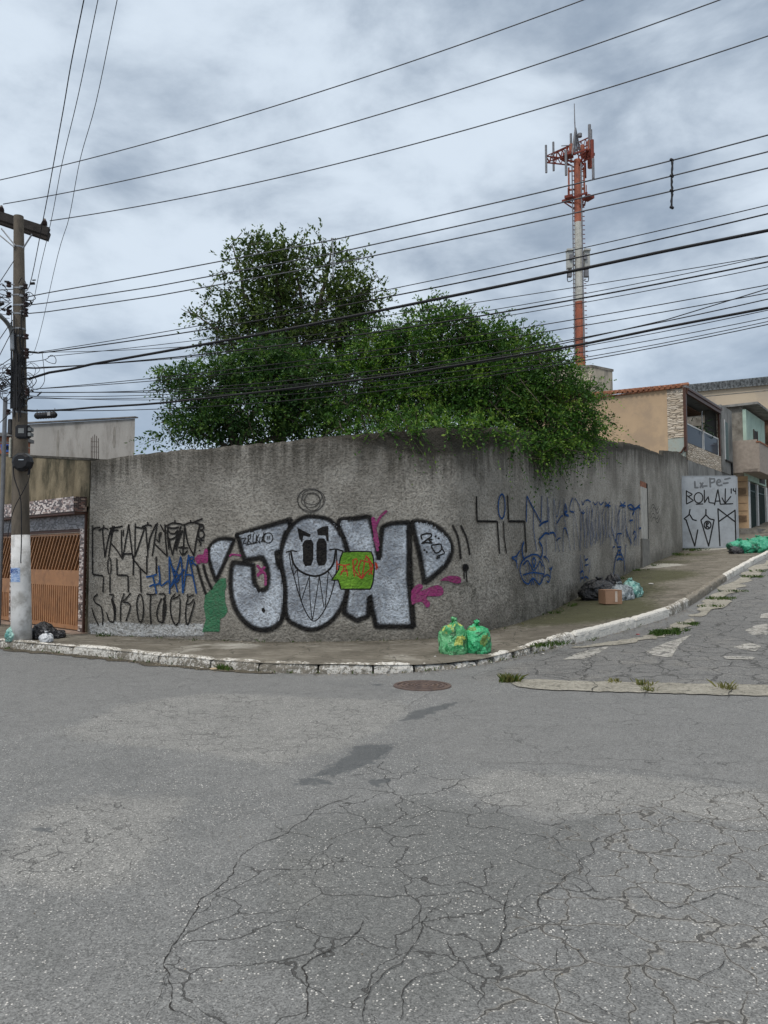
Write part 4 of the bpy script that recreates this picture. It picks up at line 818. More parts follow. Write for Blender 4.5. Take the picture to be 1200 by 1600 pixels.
# ============================================================ UTILITY POLE
PB = ghit(33, 1003, .1); PXY = np.array([PB[0], PB[1]]); PY_ = PB[1]
m_pc = simple('pole_concrete', (.125, .105, .082), .9, .22, 4, bump=.004, bs=30, dirt=(.07, .06, .05), dscale=3, stretch=(1, 1, .4))
m_pw = simple('flaking_white_paint', (.60, .60, .59), .85, .07, 3, bump=.003, bs=30, dirt=(.36, .35, .33), dscale=3.5)
m_blk = simple('black_plastic', (.014, .014, .016), .5, .3, 9); m_cab = simple('black_cable', (.012, .012, .014), .6, .2, 9); m_wire = simple('aluminium_wire', (.07, .075, .085), .5, .2, 9)
m_galv = simple('galvanised_steel', (.27, .28, .29), .45, .2, 9, metal=.5); m_porc = simple('brown_porcelain', (.035, .02, .018), .3, .2, 9); m_xarm = simple('weathered_crossarm', (.038, .033, .03), .9, .3, 8)
pole = empty('utility_pole', (PXY[0], PXY[1], PB[2]), 'tall round concrete utility pole with whitewashed base and crossarm, tangled in black cables', 'utility pole')
def pz(v, u=31): return at(u, v, PY_).z
def pp(u, v, dy=0.): q = at(u, v, PY_+dy); return q
def paxis(v):   # axis of the leaning shaft
    return pp(33.5-(1003-v)/663*4.3, v)
def prad(v): return (15.2-(1003-v)/663*7.8)/FPX*PY_
mb = MB(); vs = [838, 780, 700, 600, 500, 420, 338]; mb.tube([paxis(v) for v in vs], [prad(v) for v in vs], 28); mb.build('shaft', m_pc, pole, smooth=False)
mb = MB(); vs = [1012, 960, 900, 836]; mb.tube([paxis(v) for v in vs], [prad(v)*1.012 for v in vs], 28); o = mb.build('painted_base', m_pw, pole, smooth=True); o['label'] = 'whitewashed lower length of the pole'
# poster wrapped on the base
m_post, t, b = new_mat('faded_blue_poster'); c = t.mix(t.ramp(t.noise(t.map(t.pos(), (3, 3, 14)), 5, 4, .6), .42, .6), (.40, .50, .66), (.16, .27, .52)); t.set(b.inputs['Base Color'], c)
mb = MB()
def wrap(v0, v1, a0, a1, rr, n=12):
    vs_ = []; 
    for v in (v0, v1):
        c_ = paxis(v)
        for i in range(n+1):
            a = a0+(a1-a0)*i/n; vs_.append((c_.x+math.sin(a)*prad(v)*rr, c_.y-math.cos(a)*prad(v)*rr, c_.z))
    mb.add(vs_, [(i, i+1, n+2+i, n+1+i) for i in range(n)])
wrap(887, 909, -1.3, .35, 1.03); o = mb.build('poster', m_post, pole); o['label'] = 'faded blue and white paper notice'
mb = MB(); 
def letter(ch, s, vt, vb, mbx):   # small block letters on the poster
    seg = {'O': [(0, 0, 1, 0), (1, 0, 1, 1), (1, 1, 0, 1), (0, 1, 0, 0)], 'U': [(0, 0, 0, 1), (0, 1, 1, 1), (1, 1, 1, 0)], 'R': [(0, 1, 0, 0), (0, 0, 1, 0), (1, 0, 1, .5), (1, .5, 0, .5), (.3, .5, 1, 1)], 'S': [(1, 0, 0, 0), (0, 0, 0, .5), (0, .5, 1, .5), (1, .5, 1, 1), (1, 1, 0, 1)]}[ch]
    for x0, y0, x1, y1 in seg:
        P = []
        for x_, y_ in ((x0, y0), (x1, y1)):
            v = vt+(vb-vt)*y_; a = s+x_*.16; c_ = paxis(v); P.append(Vector((c_.x+math.sin(a)*prad(v)*1.045, c_.y-math.cos(a)*prad(v)*1.045, c_.z)))
        mbx.tube(P, .004, 4)
for i, ch in enumerate('OUROS'): letter(ch, -1.15+i*.27, 889.5, 895, mb)
mb.build('poster_lettering', simple('poster_ink', (.05, .10, .30), .7), pole)
# crossarm with insulators and braces
XA = [pp(-26, 327, -.35), pp(74, 362, .25)]
XA[0] = Vector((-7.72, 14.2, pz(341))); 
armL = at(-62, 318, 14.0); armR = at(76, 363, 14.35)
ad = (armR-armL).normalized()
mb = MB(); mb.bar(armL, armR, .12, .16); mb.bar(armL+Vector((0, .30, .02)), armR+Vector((-.12, .30, .03)), .10, .15); mb.build('crossarm', m_xarm, pole)
def insul(p_, r=.055, h=.16):
    mb = MB(); mb.tube([p_+Vector((0, 0, z_)) for z_ in (0, .03, .035, .06, .065, .09, .095, .13, h)], [.018, .022, r, r*.75, r, r*.7, r*.9, r*.55, r*.35], 12); return mb.build('insulator', m_porc, pole, smooth=True)
INS = [armL+ad*.25+Vector((0, -.0, .08)), armL+ad*(((at(3, 341, 14).x-armL.x)/ad.x) if False else .80)+Vector((0, 0, .08)), armR-ad*.08+Vector((0, 0, .08)), armR-ad*.22+Vector((-.03, .3, .10))]
INS[1] = Vector(((at(2, 336, 14.15)).x, 14.15, at(2, 334, 14.15).z))
for q in INS: insul(q)
for (a, b_) in (((-40, 335), (22, 386)), ((2, 357), (24, 384)), ((50, 366), (36, 388))): mb = MB(); mb.tube([pp(*a, -.12), pp(*b_, -.12)], .014, 6); mb.build('brace', m_galv, pole)
for v in (387, 452, 463, 479, 492, 515, 527, 574, 590, 612, 624, 634, 645):
    c_ = paxis(v); mb = MB(); mb.tube([c_-Vector((0, 0, .014)), c_+Vector((0, 0, .014))], prad(v)*1.05, 20); mb.build('steel_band', m_galv, pole)
# bracket spools for low tension wires
for v, sidx in ((450, 1), (465, 1), (478, 1), (488, 1), (493, 1), (447, -1), (463, -1), (490, -1), (550, 1), (558, 1), (528, 1), (612, 1), (616, 1), (645, -1), (583, -1)):
    mb = MB(); mg = MB(); c_ = paxis(v)+Vector((sidx*(prad(v)+.05), -.08, 0)); mb.tube([c_+Vector((0, 0, z_)) for z_ in (-.05, -.04, -.012, 0, .012, .04, .05)], [.02, .045, .04, .026, .04, .045, .02], 10); mg.bar(paxis(v)+Vector((0, -.08, 0)), c_, .02); so_ = mg.build('spool_bracket', m_galv, pole); mb.build('spool_insulator', m_porc, so_)
# street lamp arm
mb = MB(); lp = [pp(19.5, 548, -.15), pp(19, 530, -.15), pp(17, 515, -.2), pp(9, 502, -.4), pp(-4, 490, -.8), pp(-30, 470, -1.5), pp(-70, 452, -2.6)]; C = catmull([tuple(q) for q in lp], 5); mb.tube(C, .038, 12); o = mb.build('lamp_arm', m_galv, pole, smooth=True)
e_ = Vector(C[-1]); mb = MB(); mb.tube([e_+Vector((.08, .2, -.01)), e_, e_+Vector((-.12, -.28, .05)), e_+Vector((-.24, -.55, .08)), e_+Vector((-.3, -.68, .07))], [.05, .09, .13, .12, .04], 14); mb.build('lamp_head', m_galv, pole, smooth=True)
# boxes on the pole
def rbox(nm, c_, sz, mat, par, bev=.02, M=None):
    bm = bmesh.new(); bmesh.ops.create_cube(bm, size=1); bmesh.ops.scale(bm, vec=sz, verts=bm.verts); bmesh.ops.bevel(bm, geom=bm.edges[:], offset=bev, segments=2, affect='EDGES')
    bmesh.ops.transform(bm, matrix=Matrix.Translation(c_), verts=bm.verts); me = bpy.data.meshes.new(nm); bm.to_mesh(me); bm.free(); me.materials.append(mat); o = bpy.data.objects.new(nm, me); COL.objects.link(o)
    if par is not None: o.parent = par; o.matrix_parent_inverse = Matrix.Translation(-par.location) if par.parent is None else (Matrix.Translation(-par.parent.location) if False else Matrix.Identity(4))
    return o
c_ = pp(36.5, 675, -.25); bx = rbox('junction_box', c_, (.235, .16, .24), m_blk, pole, .025); bx['label'] = 'square black cable box high on the shaft'
mb = MB(); mb.box(c_+Vector((0, -.084, .01)), (.10, .008, .09)); mb.box(c_+Vector((.13, 0, .04)), (.05, .12, .06)); mb.box(c_+Vector((.13, 0, -.05)), (.05, .12, .06)); mb.build('box_label', simple('grey_label', (.16, .17, .17), .6), pole)
c_ = pp(35, 722, -.24); mb = MB(); mb.tube([c_+Vector((0, .12, 0)), c_+Vector((0, .08, 0)), c_+Vector((0, -.05, 0)), c_+Vector((0, -.09, 0))], [.15, .168, .168, .12], 10); o = mb.build('splice_dome', m_blk, pole); o['label'] = 'rounded black splice box'
mb = MB(); mb.box(c_+Vector((.02, -.095, .03)), (.09, .008, .016)); mb.build('dome_label', simple('pale_label', (.4, .45, .5), .6), pole)
c_ = pp(17.2, 667, .02); rbox('side_box', c_, (.07, .12, .27), simple('grey_side_box', (.06, .06, .062), .6), pole, .01)
c_ = pp(18, 700, -.05); rbox('meter_plate', c_, (.035, .14, .36), simple('pale_plate', (.5, .5, .44), .6), pole, .008)
m_cab2 = m_cab
mb = MB()
def cable(P, r=.007, n=6): mb.tube(catmull([tuple(q) for q in P], 6), r, n)
cable([pp(20, 715, -.25), pp(22, 745, -.24), pp(30, 770, -.23), pp(33, 790, -.23), pp(33.5, 840, -.23), pp(32.5, 875, -.23), pp(33, 880, -.23)], .009); cable([pp(47, 720, -.25), pp(46, 745, -.24), pp(36, 768, -.23), pp(24, 790, -.23), pp(16, 815, -.22), pp(12, 840, -.24)], .007)
cable([pp(45, 735, -.25), pp(47, 728, -.25), pp(44, 742, -.25)], .016)
for k in range(16):
    v0 = rnd.uniform(470, 560); a0 = rnd.uniform(-1.2, 1.2); P = []
    for i in range(7): v = v0+(640-v0)*i/6; c_ = paxis(v); a = a0+rnd.uniform(-.3, .3); P.append((c_.x+math.sin(a)*(prad(v)+.02), c_.y-math.cos(a)*(prad(v)+.02+.02*rnd.random()), c_.z))
    cable(P, rnd.uniform(.006, .013), 5)
for k in range(9):
    v0 = rnd.uniform(640, 670); a0 = rnd.uniform(-.9, .9); P = []
    for i in range(4): v = v0-i*30; c_ = paxis(v); P.append((c_.x+math.sin(a0)*(prad(v)+.02), c_.y-math.cos(a0)*(prad(v)+.025), c_.z))
    cable(P, .01, 5)
mb.build('down_cables', m_cab, pole)
mb = MB()
for k in range(34):   # loops hanging round both sides
    sdx = -1 if rnd.random() < .62 else 1; v = rnd.choice([455, 470, 480, 575, 585, 600, 612, 600, 590]) + rnd.uniform(-8, 8); wd = rnd.uniform(.08, .34); dr = rnd.uniform(.05, .35); c_ = paxis(v); x0_ = c_.x+sdx*prad(v); yy = c_.y-rnd.uniform(-.05, .25)
    P = [(x0_, yy, c_.z), (x0_+sdx*wd*.5, yy-.05, c_.z+rnd.uniform(-.05, .12)), (x0_+sdx*wd, yy-.08, c_.z-dr*.4), (x0_+sdx*wd*.6, yy-.05, c_.z-dr), (x0_+sdx*.01, yy, c_.z-dr*rnd.uniform(.5, 1.2))]
    cable(P, rnd.uniform(.004, .008), 5)
for k in range(26):   # clamps and connectors in the tangle
    sdx = -1 if rnd.random() < .6 else 1; v = rnd.choice([450, 465, 480, 585, 600, 612, 618])+rnd.uniform(-7, 7); c_ = paxis(v)+Vector((sdx*(prad(v)+rnd.uniform(.0, .26)), -rnd.uniform(0, .2), 0)); d_ = Vector((rnd.uniform(-1, 1), rnd.uniform(-.3, .3), rnd.uniform(-.5, .5))).normalized(); mb.tube([c_, c_+d_*rnd.uniform(.05, .11)], rnd.uniform(.012, .026), 6)
cable([pp(42, 566, -.1), pp(70, 562, -.1), pp(80, 555, -.1), pp(87, 560, -.1), pp(86, 568, -.1), pp(76, 566, -.1), pp(70, 562, -.1)], .006); cable([pp(66, 552, -.1), pp(69, 580, -.1), pp(69, 597, -.1), pp(60, 608, -.1), pp(50, 606, -.1), pp(43, 595, -.1)], .005)
mb.build('cable_loops', m_cab, pole)

# ============================================================ WIRES in a vertical plane from the pole to the street's next pole
PL0 = np.array([PXY[0], PXY[1]-.1]); PL1 = np.array([4.9, 9.6])
class WirePlane:
    def __init__(s, a, b_): s.o = a; s.d = (b_-a)/np.linalg.norm(b_-a)
    def hit(s, u, v):
        r = ray(u, v); q = np.linalg.solve(np.array([[s.d[0], -r[0]], [s.d[1], -r[1]]]), -s.o); return np.array([*(s.o+s.d*q[0]), EYE+r[2]*q[1]]), q[0]
WPL = WirePlane(PL0, PL1)
def wire(name, px, r, mat, label, cat, group=None, plane=WPL, dy=0., ext=6., n=7, start=None):
    H = [plane.hit(u, v) for u, v in px]; S_ = np.array([h[1] for h in H]); Z_ = np.array([h[0][2] for h in H])
    deg = 2 if len(px) > 2 else 1; cf = np.polyfit(S_, Z_, deg) if len(px) <= 6 else None
    s_e = S_[-1]+ext; q = np.linspace(S_[0], s_e, 40)
    if cf is not None: z = np.polyval(cf, q)
    else:
        z = np.interp(q, S_, Z_); e_ = q > S_[-1]; z[e_] = Z_[-1]+(Z_[-1]-Z_[-2])/(S_[-1]-S_[-2])*(q[e_]-S_[-1])
    P = [(plane.o[0]+plane.d[0]*a, plane.o[1]+plane.d[1]*a+dy, b_) for a, b_ in zip(q, z)]
    if start is None and 20 < px[0][0] < 70:
        c_ = paxis(px[0][1]); k_ = Vector(P[0])-c_; k_.z = 0; start = c_+k_.normalized()*prad(px[0][1])
    if start is not None: P = [tuple(start)]+[p_ for p_ in P if (Vector(p_)-Vector(start)).length > .05]
    mb = MB(); mb.tube(P, r, n); return tag(mb.build(name, mat, smooth=True), label, cat, group), P
# three bare wires from the crossarm
wire('power_line', [(-40, 290), (0, 281), (83, 262), (320, 199), (600, 110), (912, 0)], .0085, m_wire, 'bare overhead wire crossing the sky highest, leaving through the top edge near the middle', 'power line', start=None)
wire('power_line', [(5, 318), (125, 297), (330, 254), (600, 173), (1127, 0)], .0085, m_wire, 'bare overhead wire, second from the top, leaving at the upper right corner', 'power line')
wire('power_line', [(78, 345), (320, 302), (600, 239), (900, 151), (1200, 57)], .0085, m_wire, 'bare overhead wire, third from the top, tied to the right end of the crossarm', 'power line')
# low tension triple with spacers
lt = []
for px, lab in (([(42, 464), (77, 457), (240, 428), (520, 375), (830, 304), (1040, 253.5), (1200, 211)], 'uppermost of the three evenly spaced low tension wires'), ([(42, 477), (75, 473), (240, 448), (520, 396), (830, 328), (1040, 277.5), (1200, 237)], 'middle one of the three evenly spaced low tension wires'), ([(42, 490), (75, 487), (240, 463), (520, 413), (830, 348), (1040, 301), (1200, 262.5)], 'lowest of the three evenly spaced low tension wires')):
    lt.append(wire('power_line', px, .0095, m_wire, lab, 'power line'))
def spacer(u, vs, lab, fat):
    P = [WPL.hit(u+rnd.uniform(-.8, .8), v)[0]-np.array([0, .02, 0]) for v in np.linspace(vs[0], vs[-1], 16)]; mb = MB(); mb.tube(P, [fat*(1+.35*(i % 2)) for i in range(16)], 7)
    for v in vs: q = WPL.hit(u, v)[0]; mb.tube([q-np.array([.02, .03, 0]), q+np.array([.02, .0, 0])], fat*1.6, 8)
    tag(mb.build('wire_spacer', m_blk if fat > .012 else m_galv, smooth=True), lab, 'wire spacer')
spacer(1049, [251, 276, 299, 325], 'dark knotted spacer strap hanging from three wires at the right', .0125); spacer(520, [374, 398, 411, 432], 'slim grey spacer rod on three wires in front of the tree', .010)
# communication cables
thin = 'thin black phone cable strung in the bundle below the low tension wires'; tg = 'thin phone cables of the bundle'
wire('phone_cable', [(45, 592), (65, 582), (85, 582), (100, 583), (115, 574), (240, 552), (420, 520), (620, 480), (830, 437), (1040, 392), (1200, 360)], .022, m_cab, 'thickest black cable bundle crossing in front of the upper tree', 'cable')
wire('phone_cable', [(50, 642), (100, 641), (135, 637), (240, 631), (430, 610), (620, 586), (900, 540), (1040, 511), (1200, 481)], .018, m_cab, 'thick lower black cable that passes the small splice enclosure', 'cable')
wire('phone_cable', [(60, 551), (240, 529), (530, 478), (830, 417), (1040, 371), (1200, 335)], .010, m_cab, 'medium black cable just above the thickest cable bundle', 'cable')
wire('phone_cable', [(55, 576), (240, 560), (530, 530), (830, 478), (1040, 441), (1200, 410)], .011, m_cab, 'medium black cable second below the thickest cable bundle', 'cable')
wire('phone_cable', [(66, 613), (240, 613), (430, 604), (620, 582), (830, 548), (1040, 500), (1200, 451)], .007, m_cab, 'thin black cable rising more steeply and crossing the others at the right', 'cable')
CL = ['topmost of the cables below the low tension wires', 'first thin one under the thickest bundle at the right edge', 'second thin one under the thickest bundle at the right edge', 'close under the medium cable below the thickest bundle', 'topmost of the lower bundle at the right edge', 'just under the steep crossing cable at the right edge', 'next above the thick lower cable at the right edge', 'next under the thick lower cable at the right edge', 'second under the thick lower cable at the right edge', 'third under the thick lower cable at the right edge', 'lowest of all at the right edge']
for ci, px in enumerate(([(60, 549), (240, 524), (530, 466), (830, 405), (1040, 358), (1200, 321)], [(75, 560), (240, 534), (530, 505), (830, 462), (1040, 427), (1200, 397)], [(50, 549), (240, 547), (530, 520), (830, 470), (1040, 433), (1200, 403)], [(60, 575), (240, 560), (530, 535), (830, 487), (1040, 448), (1200, 417)],
           [(60, 612), (240, 581), (530, 560), (900, 503), (1040, 475), (1200, 441)], [(60, 612), (240, 585), (530, 570), (900, 514), (1040, 486), (1200, 455)], [(60, 613), (240, 611), (530, 584), (900, 530), (1040, 505), (1200, 465)], [(55, 618), (240, 619), (530, 596), (900, 541), (1040, 516), (1200, 487)],
           [(60, 622), (240, 622), (530, 603), (900, 551), (1040, 525), (1200, 499)], [(60, 620), (240, 626), (530, 610), (900, 560), (1040, 534), (1200, 504)], [(60, 641), (240, 640), (530, 618), (900, 566), (1040, 538), (1200, 508)])):
    wire('phone_cable', px, rnd.choice([.0055, .0065, .0075]), m_cab, 'thin phone cable, '+CL[ci], 'cable', tg)
# splice enclosure
spl = empty('splice_enclosure', tuple(WPL.hit(72, 650)[0]), 'short ribbed black cylinder hanging on the lower cable beside the pole', 'splice box')
a = WPL.hit(55, 650)[0]; b_ = WPL.hit(88, 648)[0]; mb = MB(); N_ = 17; mb.tube([a+(b_-a)*i/(N_-1) for i in range(N_)], [.03]+[.062 if i % 2 else .054 for i in range(N_-2)]+[.03], 14); mb.build('body', m_blk, spl)
mb = MB(); mb.box((a+b_)/2+(b_-a)*.22+np.array([0, -.062, .01]), (.05, .01, .06)); mb.build('white_mark', simple('white_mark', (.4, .4, .4), .6), spl)
for k in (.08, .92): mb = MB(); mb.bar(a+(b_-a)*k+np.array([0, 0, .05]), a+(b_-a)*k+np.array([0, 0, .12]), .012); mb.build('hanger', m_galv, spl)
# three wires going overhead towards the viewer's left
WV = WirePlane(np.array([PXY[0]+.3, PXY[1]-.2]), np.array([-3.9, 9.5]))
for (px, r, lab) in (([(46, 447), (68, 340), (82, 265), (91, 215), (100, 165), (111, 100), (131, 0)], .008, 'kinked black wire climbing overhead, leftmost of the three near the pole'), ([(50, 475), (63, 418), (81, 340), (97, 255), (122, 150), (153, 0)], .0055, 'straight wire climbing overhead, middle of the three near the pole'), ([(55, 546), (90, 400), (108, 340), (125, 250), (150, 160), (183, 0)], .004, 'thinnest wire climbing overhead, rightmost of the three near the pole')):
    H = [WV.hit(u, v)[0] for u, v in px]; c_ = paxis(px[0][1]); k_ = Vector(H[0])-c_; k_.z = 0; C = catmull([c_+k_.normalized()*prad(px[0][1]), *H], 5); e_ = C[-1]+(C[-1]-C[-4])*4
    mb = MB(); mb.tube([*C, e_], r, 6); tag(mb.build('overhead_wire', m_cab, smooth=True), lab, 'wire')
# wires leaving to the left
LP = WirePlane(np.array([PXY[0], PXY[1]-.1]), np.array([PXY[0]-4, PXY[1]-2.2]))
for i, (a, b_) in enumerate((((22, 407), (0, 437)), ((20, 452), (-10, 450)), ((18, 472), (-10, 489)), ((20, 500), (-10, 540)), ((20, 515), (-10, 570)), ((17, 560), (-10, 575)), ((17, 570), (-12, 598)), ((17, 590), (-12, 616)), ((17, 644), (-12, 668)), ((14, 600), (-12, 610)))):
    A = LP.hit(*a)[0]; B = LP.hit(*b_)[0]; e_ = A+(B-A)*3; m_ = (A+e_)/2-np.array([0, 0, .05]); mb = MB(); mb.tube(catmull([A, m_, e_], 6), .007, 5)
    tag(mb.build('service_wire', m_cab, smooth=True), 'wire leaving the pole leftwards, '+['highest of them all, above the lamp arm', 'nearly level one at the top bracket', 'second one from the top bracket', 'steeply falling upper one behind the lamp arm', 'steeply falling lower one behind the lamp arm', 'first one below the lamp arm', 'second one below the lamp arm', 'third one below the lamp arm', 'lowest of them all, beside the black box', 'nearly level one low in the tangle'][i], 'wire', 'service wires leaving left')

# ============================================================ TREES
def leaf_mat(name, c1, c2, c3):
    m, t, b = new_mat(name); r_ = t.attr('tint')
    r_ = t.math('ADD', r_, t.math('MULTIPLY', t.math('SUBTRACT', t.noise(t.pos(), 1.9, 4, .6), .5), 1.9)); c = t.mix(t.ramp(r_, 0, .55, smooth=False), c1, c2); c = t.mix(t.ramp(r_, .6, 1, smooth=False), c, c3)
    t.set(b.inputs['Base Color'], c); b.inputs['Roughness'].default_value = .6; b.inputs['Specular IOR Level'].default_value = .2
    tr = t.n.new('ShaderNodeBsdfTranslucent'); t.set(tr.inputs[0], t.mix(1., c, (1.3, 1.5, .6), 'MULTIPLY')); mx = t.n.new('ShaderNodeMixShader'); mx.inputs[0].default_value = .20
    t.l.new(b.outputs[0], mx.inputs[1]); t.l.new(tr.outputs[0], mx.inputs[2]); t.l.new(mx.outputs[0], t.n['Material Output'].inputs[0]); return m
m_leafA = leaf_mat('tree_leaf', (.026, .046, .016), (.062, .100, .026), (.15, .20, .055)); m_leafB = leaf_mat('shrub_leaf', (.014, .038, .014), (.042, .100, .026), (.13, .22, .045)); m_leafC = leaf_mat('bright_shrub_leaf', (.013, .038, .010), (.048, .120, .020), (.18, .28, .045))
m_bark = simple('grey_bark', (.10, .085, .065), .95, .35, 6, bump=.01, bs=25, stretch=(1, 1, .3))
KD = 1.0
def sprays(blobs, dens, leaf, twig, nl, droop, shell=.75, wid=.5):
    """leaf sprays on curved twigs; blobs = (centre, radii, weight)"""
    LC, LA, LB, LT, TW = [], [], [], [], []
    for (c_, r_, wgt) in blobs:
        c_ = np.array(c_); r_ = np.array(r_); nt = int(dens*KD*wgt*(r_[0]*r_[1]*r_[2])**(2/3)*12)
        dirs = rng.normal(size=(nt, 3)); dirs /= np.linalg.norm(dirs, axis=1)[:, None]; rad = rng.random(nt)**(1/3.)*(1-shell)+shell*rng.random(nt)**.45
        lump = .78+.44*vnoise(dirs[:, 0]*2.3+c_[0], dirs[:, 2]*2.3+dirs[:, 1]*1.7+c_[2], 3)
        base = c_+dirs*r_*(rad*lump)[:, None]*.92
        out = dirs*.75+rng.normal(size=(nt, 3))*.5; out[:, 2] += rng.uniform(-.2, .5, nt); out /= np.linalg.norm(out, axis=1)[:, None]
        tl = twig*rng.uniform(.5, 1.5, nt); ct = rng.random(nt)
        for k in range(nl):
            f_ = (k+.5)/nl; p_ = base+out*(tl*f_)[:, None]; p_[:, 2] -= droop*tl*f_*f_
            ax = out+rng.normal(size=(nt, 3))*.75; ax[:, 2] -= droop*f_*.6; ax /= np.linalg.norm(ax, axis=1)[:, None]
            nn = rng.normal(size=(nt, 3))*.6+np.array([0, 0, .8]); b_ = np.cross(ax, nn); b_ /= np.linalg.norm(b_, axis=1)[:, None]+1e-9
            ls = leaf*rng.uniform(.55, 1.25, nt)*(1-.3*f_); LC.append(p_); LA.append(ax*ls[:, None]); LB.append(b_*(ls*wid)[:, None]); LT.append(np.clip(.6*ct+.4*rng.random(nt)+.12*f_-.05, 0, 1))
        s_ = rng.random(nt) < .10; TW.append((base[s_]-out[s_]*(tl[s_]*.5)[:, None], base[s_]+out[s_]*(tl[s_]*.9)[:, None]-np.array([0, 0, 1])*(droop*tl[s_]*.8)[:, None]))
    C, A, B, Tt = map(np.concatenate, (LC, LA, LB, LT))
    fold = np.cross(A, B); fold /= np.linalg.norm(fold, axis=1)[:, None]+1e-9; L = np.linalg.norm(A, axis=1)[:, None]
    V = np.stack([C, C+A*.45+B*.5+fold*L*.06, C+A, C+A*.45-B*.5+fold*L*.06], 1).reshape(-1, 3); F = np.arange(len(V)).reshape(-1, 4)
    return V, F, np.repeat(Tt, 4), (np.concatenate([a for a, _ in TW]), np.concatenate([b_ for _, b_ in TW]))
def tree(name, loc, label, cat, blobs, limbs, lm, **kw):
    root = empty(name, loc, label, cat); V, F, tt, tw = sprays(blobs, **kw); fast('crown', V, F, lm, root, attrs={'tint': tt})
    mb = MB()
    for L in limbs:
        P = np.array([list(q[:3]) for q in L]); R = [q[3] for q in L]; C = catmull(P, 5); rr = np.interp(np.linspace(0, 1, len(C)), np.linspace(0, 1, len(R)), R)
        C = C+np.stack([(vnoise(np.arange(len(C))*.5, np.zeros(len(C))+k*7+len(mb.v), 4)-.5)*.12*np.minimum(1, np.arange(len(C))/4) for k in range(3)], 1); mb.tube(C, list(rr), 7)
    mb.build('trunk', m_bark, root, smooth=True); mb = MB()
    for a, b_ in zip(*tw): mb.tube([a, (a+b_)/2+rng.normal(size=3)*.03, b_], [.012, .009, .003], 3, cap=False)
    mb.build('twigs', m_bark, root); return root
def bl(u, v, Y, ru, rv, rd, w=1.): q = at(u, v, Y); return (tuple(q), (ru*Y/FPX, rd, rv*Y/FPX), w)
def L3(*pts): return [(*at(u, v, Y), r) for u, v, Y, r in pts]
gA = at(435, 870, 18.6)
tree('tree', (gA.x, gA.y, .1), 'tall thin-crowned tree with visible branches behind the left of the wall', 'tree',
     [bl(430, 425, 18.6, 60, 42, .9, .95), bl(395, 400, 18.4, 30, 26, .6, .6), bl(460, 392, 18.6, 34, 20, .6, .4), bl(515, 420, 18.8, 44, 38, .9, .8), bl(548, 455, 18.6, 32, 36, .7, .8), bl(430, 500, 18.8, 66, 50, 1.1, 1.0), bl(520, 500, 18.8, 58, 46, 1., 1.), bl(375, 475, 18.4, 36, 32, .7, .55), bl(335, 500, 18.2, 26, 18, .5, .5), bl(345, 535, 18.4, 32, 24, .6, .6),
      bl(310, 490, 18.2, 16, 7, .25, .5), bl(575, 445, 18.6, 14, 12, .3, .4), bl(500, 376, 18.6, 26, 8, .4, .3), bl(440, 575, 18.8, 60, 50, 1., .8), bl(560, 480, 18.8, 32, 32, .7, .7), bl(432, 450, 18.7, 24, 60, .5, 1.8), bl(335, 455, 18.4, 30, 22, .5, .35), bl(385, 382, 18.4, 26, 16, .5, .35), bl(440, 378, 18.5, 40, 14, .5, .35), bl(560, 420, 18.7, 28, 22, .6, .3), bl(585, 470, 18.6, 24, 24, .5, .5), bl(290, 486, 18.2, 9, 4, .15, .5), bl(370, 430, 18.4, 22, 22, .6, .4), bl(400, 530, 18.8, 60, 40, 1., .9), bl(500, 545, 18.8, 60, 44, 1., 1.0), bl(540, 520, 18.6, 40, 40, .8, .8)],
     [L3((440, 960, 18.6, .20), (438, 700, 18.6, .17), (445, 600, 18.6, .14), (440, 500, 18.6, .09), (425, 400, 18.6, .03)), L3((443, 620, 18.6, .11), (480, 540, 18.6, .08), (505, 460, 18.7, .05), (520, 385, 18.7, .015)), L3((440, 560, 18.6, .08), (400, 500, 18.5, .05), (375, 430, 18.4, .03), (360, 385, 18.4, .01)), L3((460, 580, 18.6, .07), (520, 520, 18.8, .05), (560, 470, 18.7, .03), (590, 432, 18.6, .008)),
      L3((430, 600, 18.6, .06), (370, 545, 18.4, .04), (320, 500, 18.2, .02), (285, 484, 18.1, .006)), L3((440, 470, 18.6, .05), (460, 420, 18.6, .03), (480, 365, 18.6, .008)), L3((500, 480, 18.7, .04), (540, 430, 18.7, .02), (548, 400, 18.7, .008)), L3((430, 430, 18.6, .03), (400, 390, 18.4, .02), (396, 368, 18.4, .006)), L3((510, 420, 18.7, .02), (500, 380, 18.7, .012), (492, 362, 18.7, .005)), L3((450, 540, 18.6, .06), (470, 470, 18.6, .04), (455, 400, 18.6, .015))],
     m_leafA, dens=42, leaf=.12, twig=.42, nl=8, droop=.25, shell=.20, wid=.55)
gB = at(360, 870, 17.0)
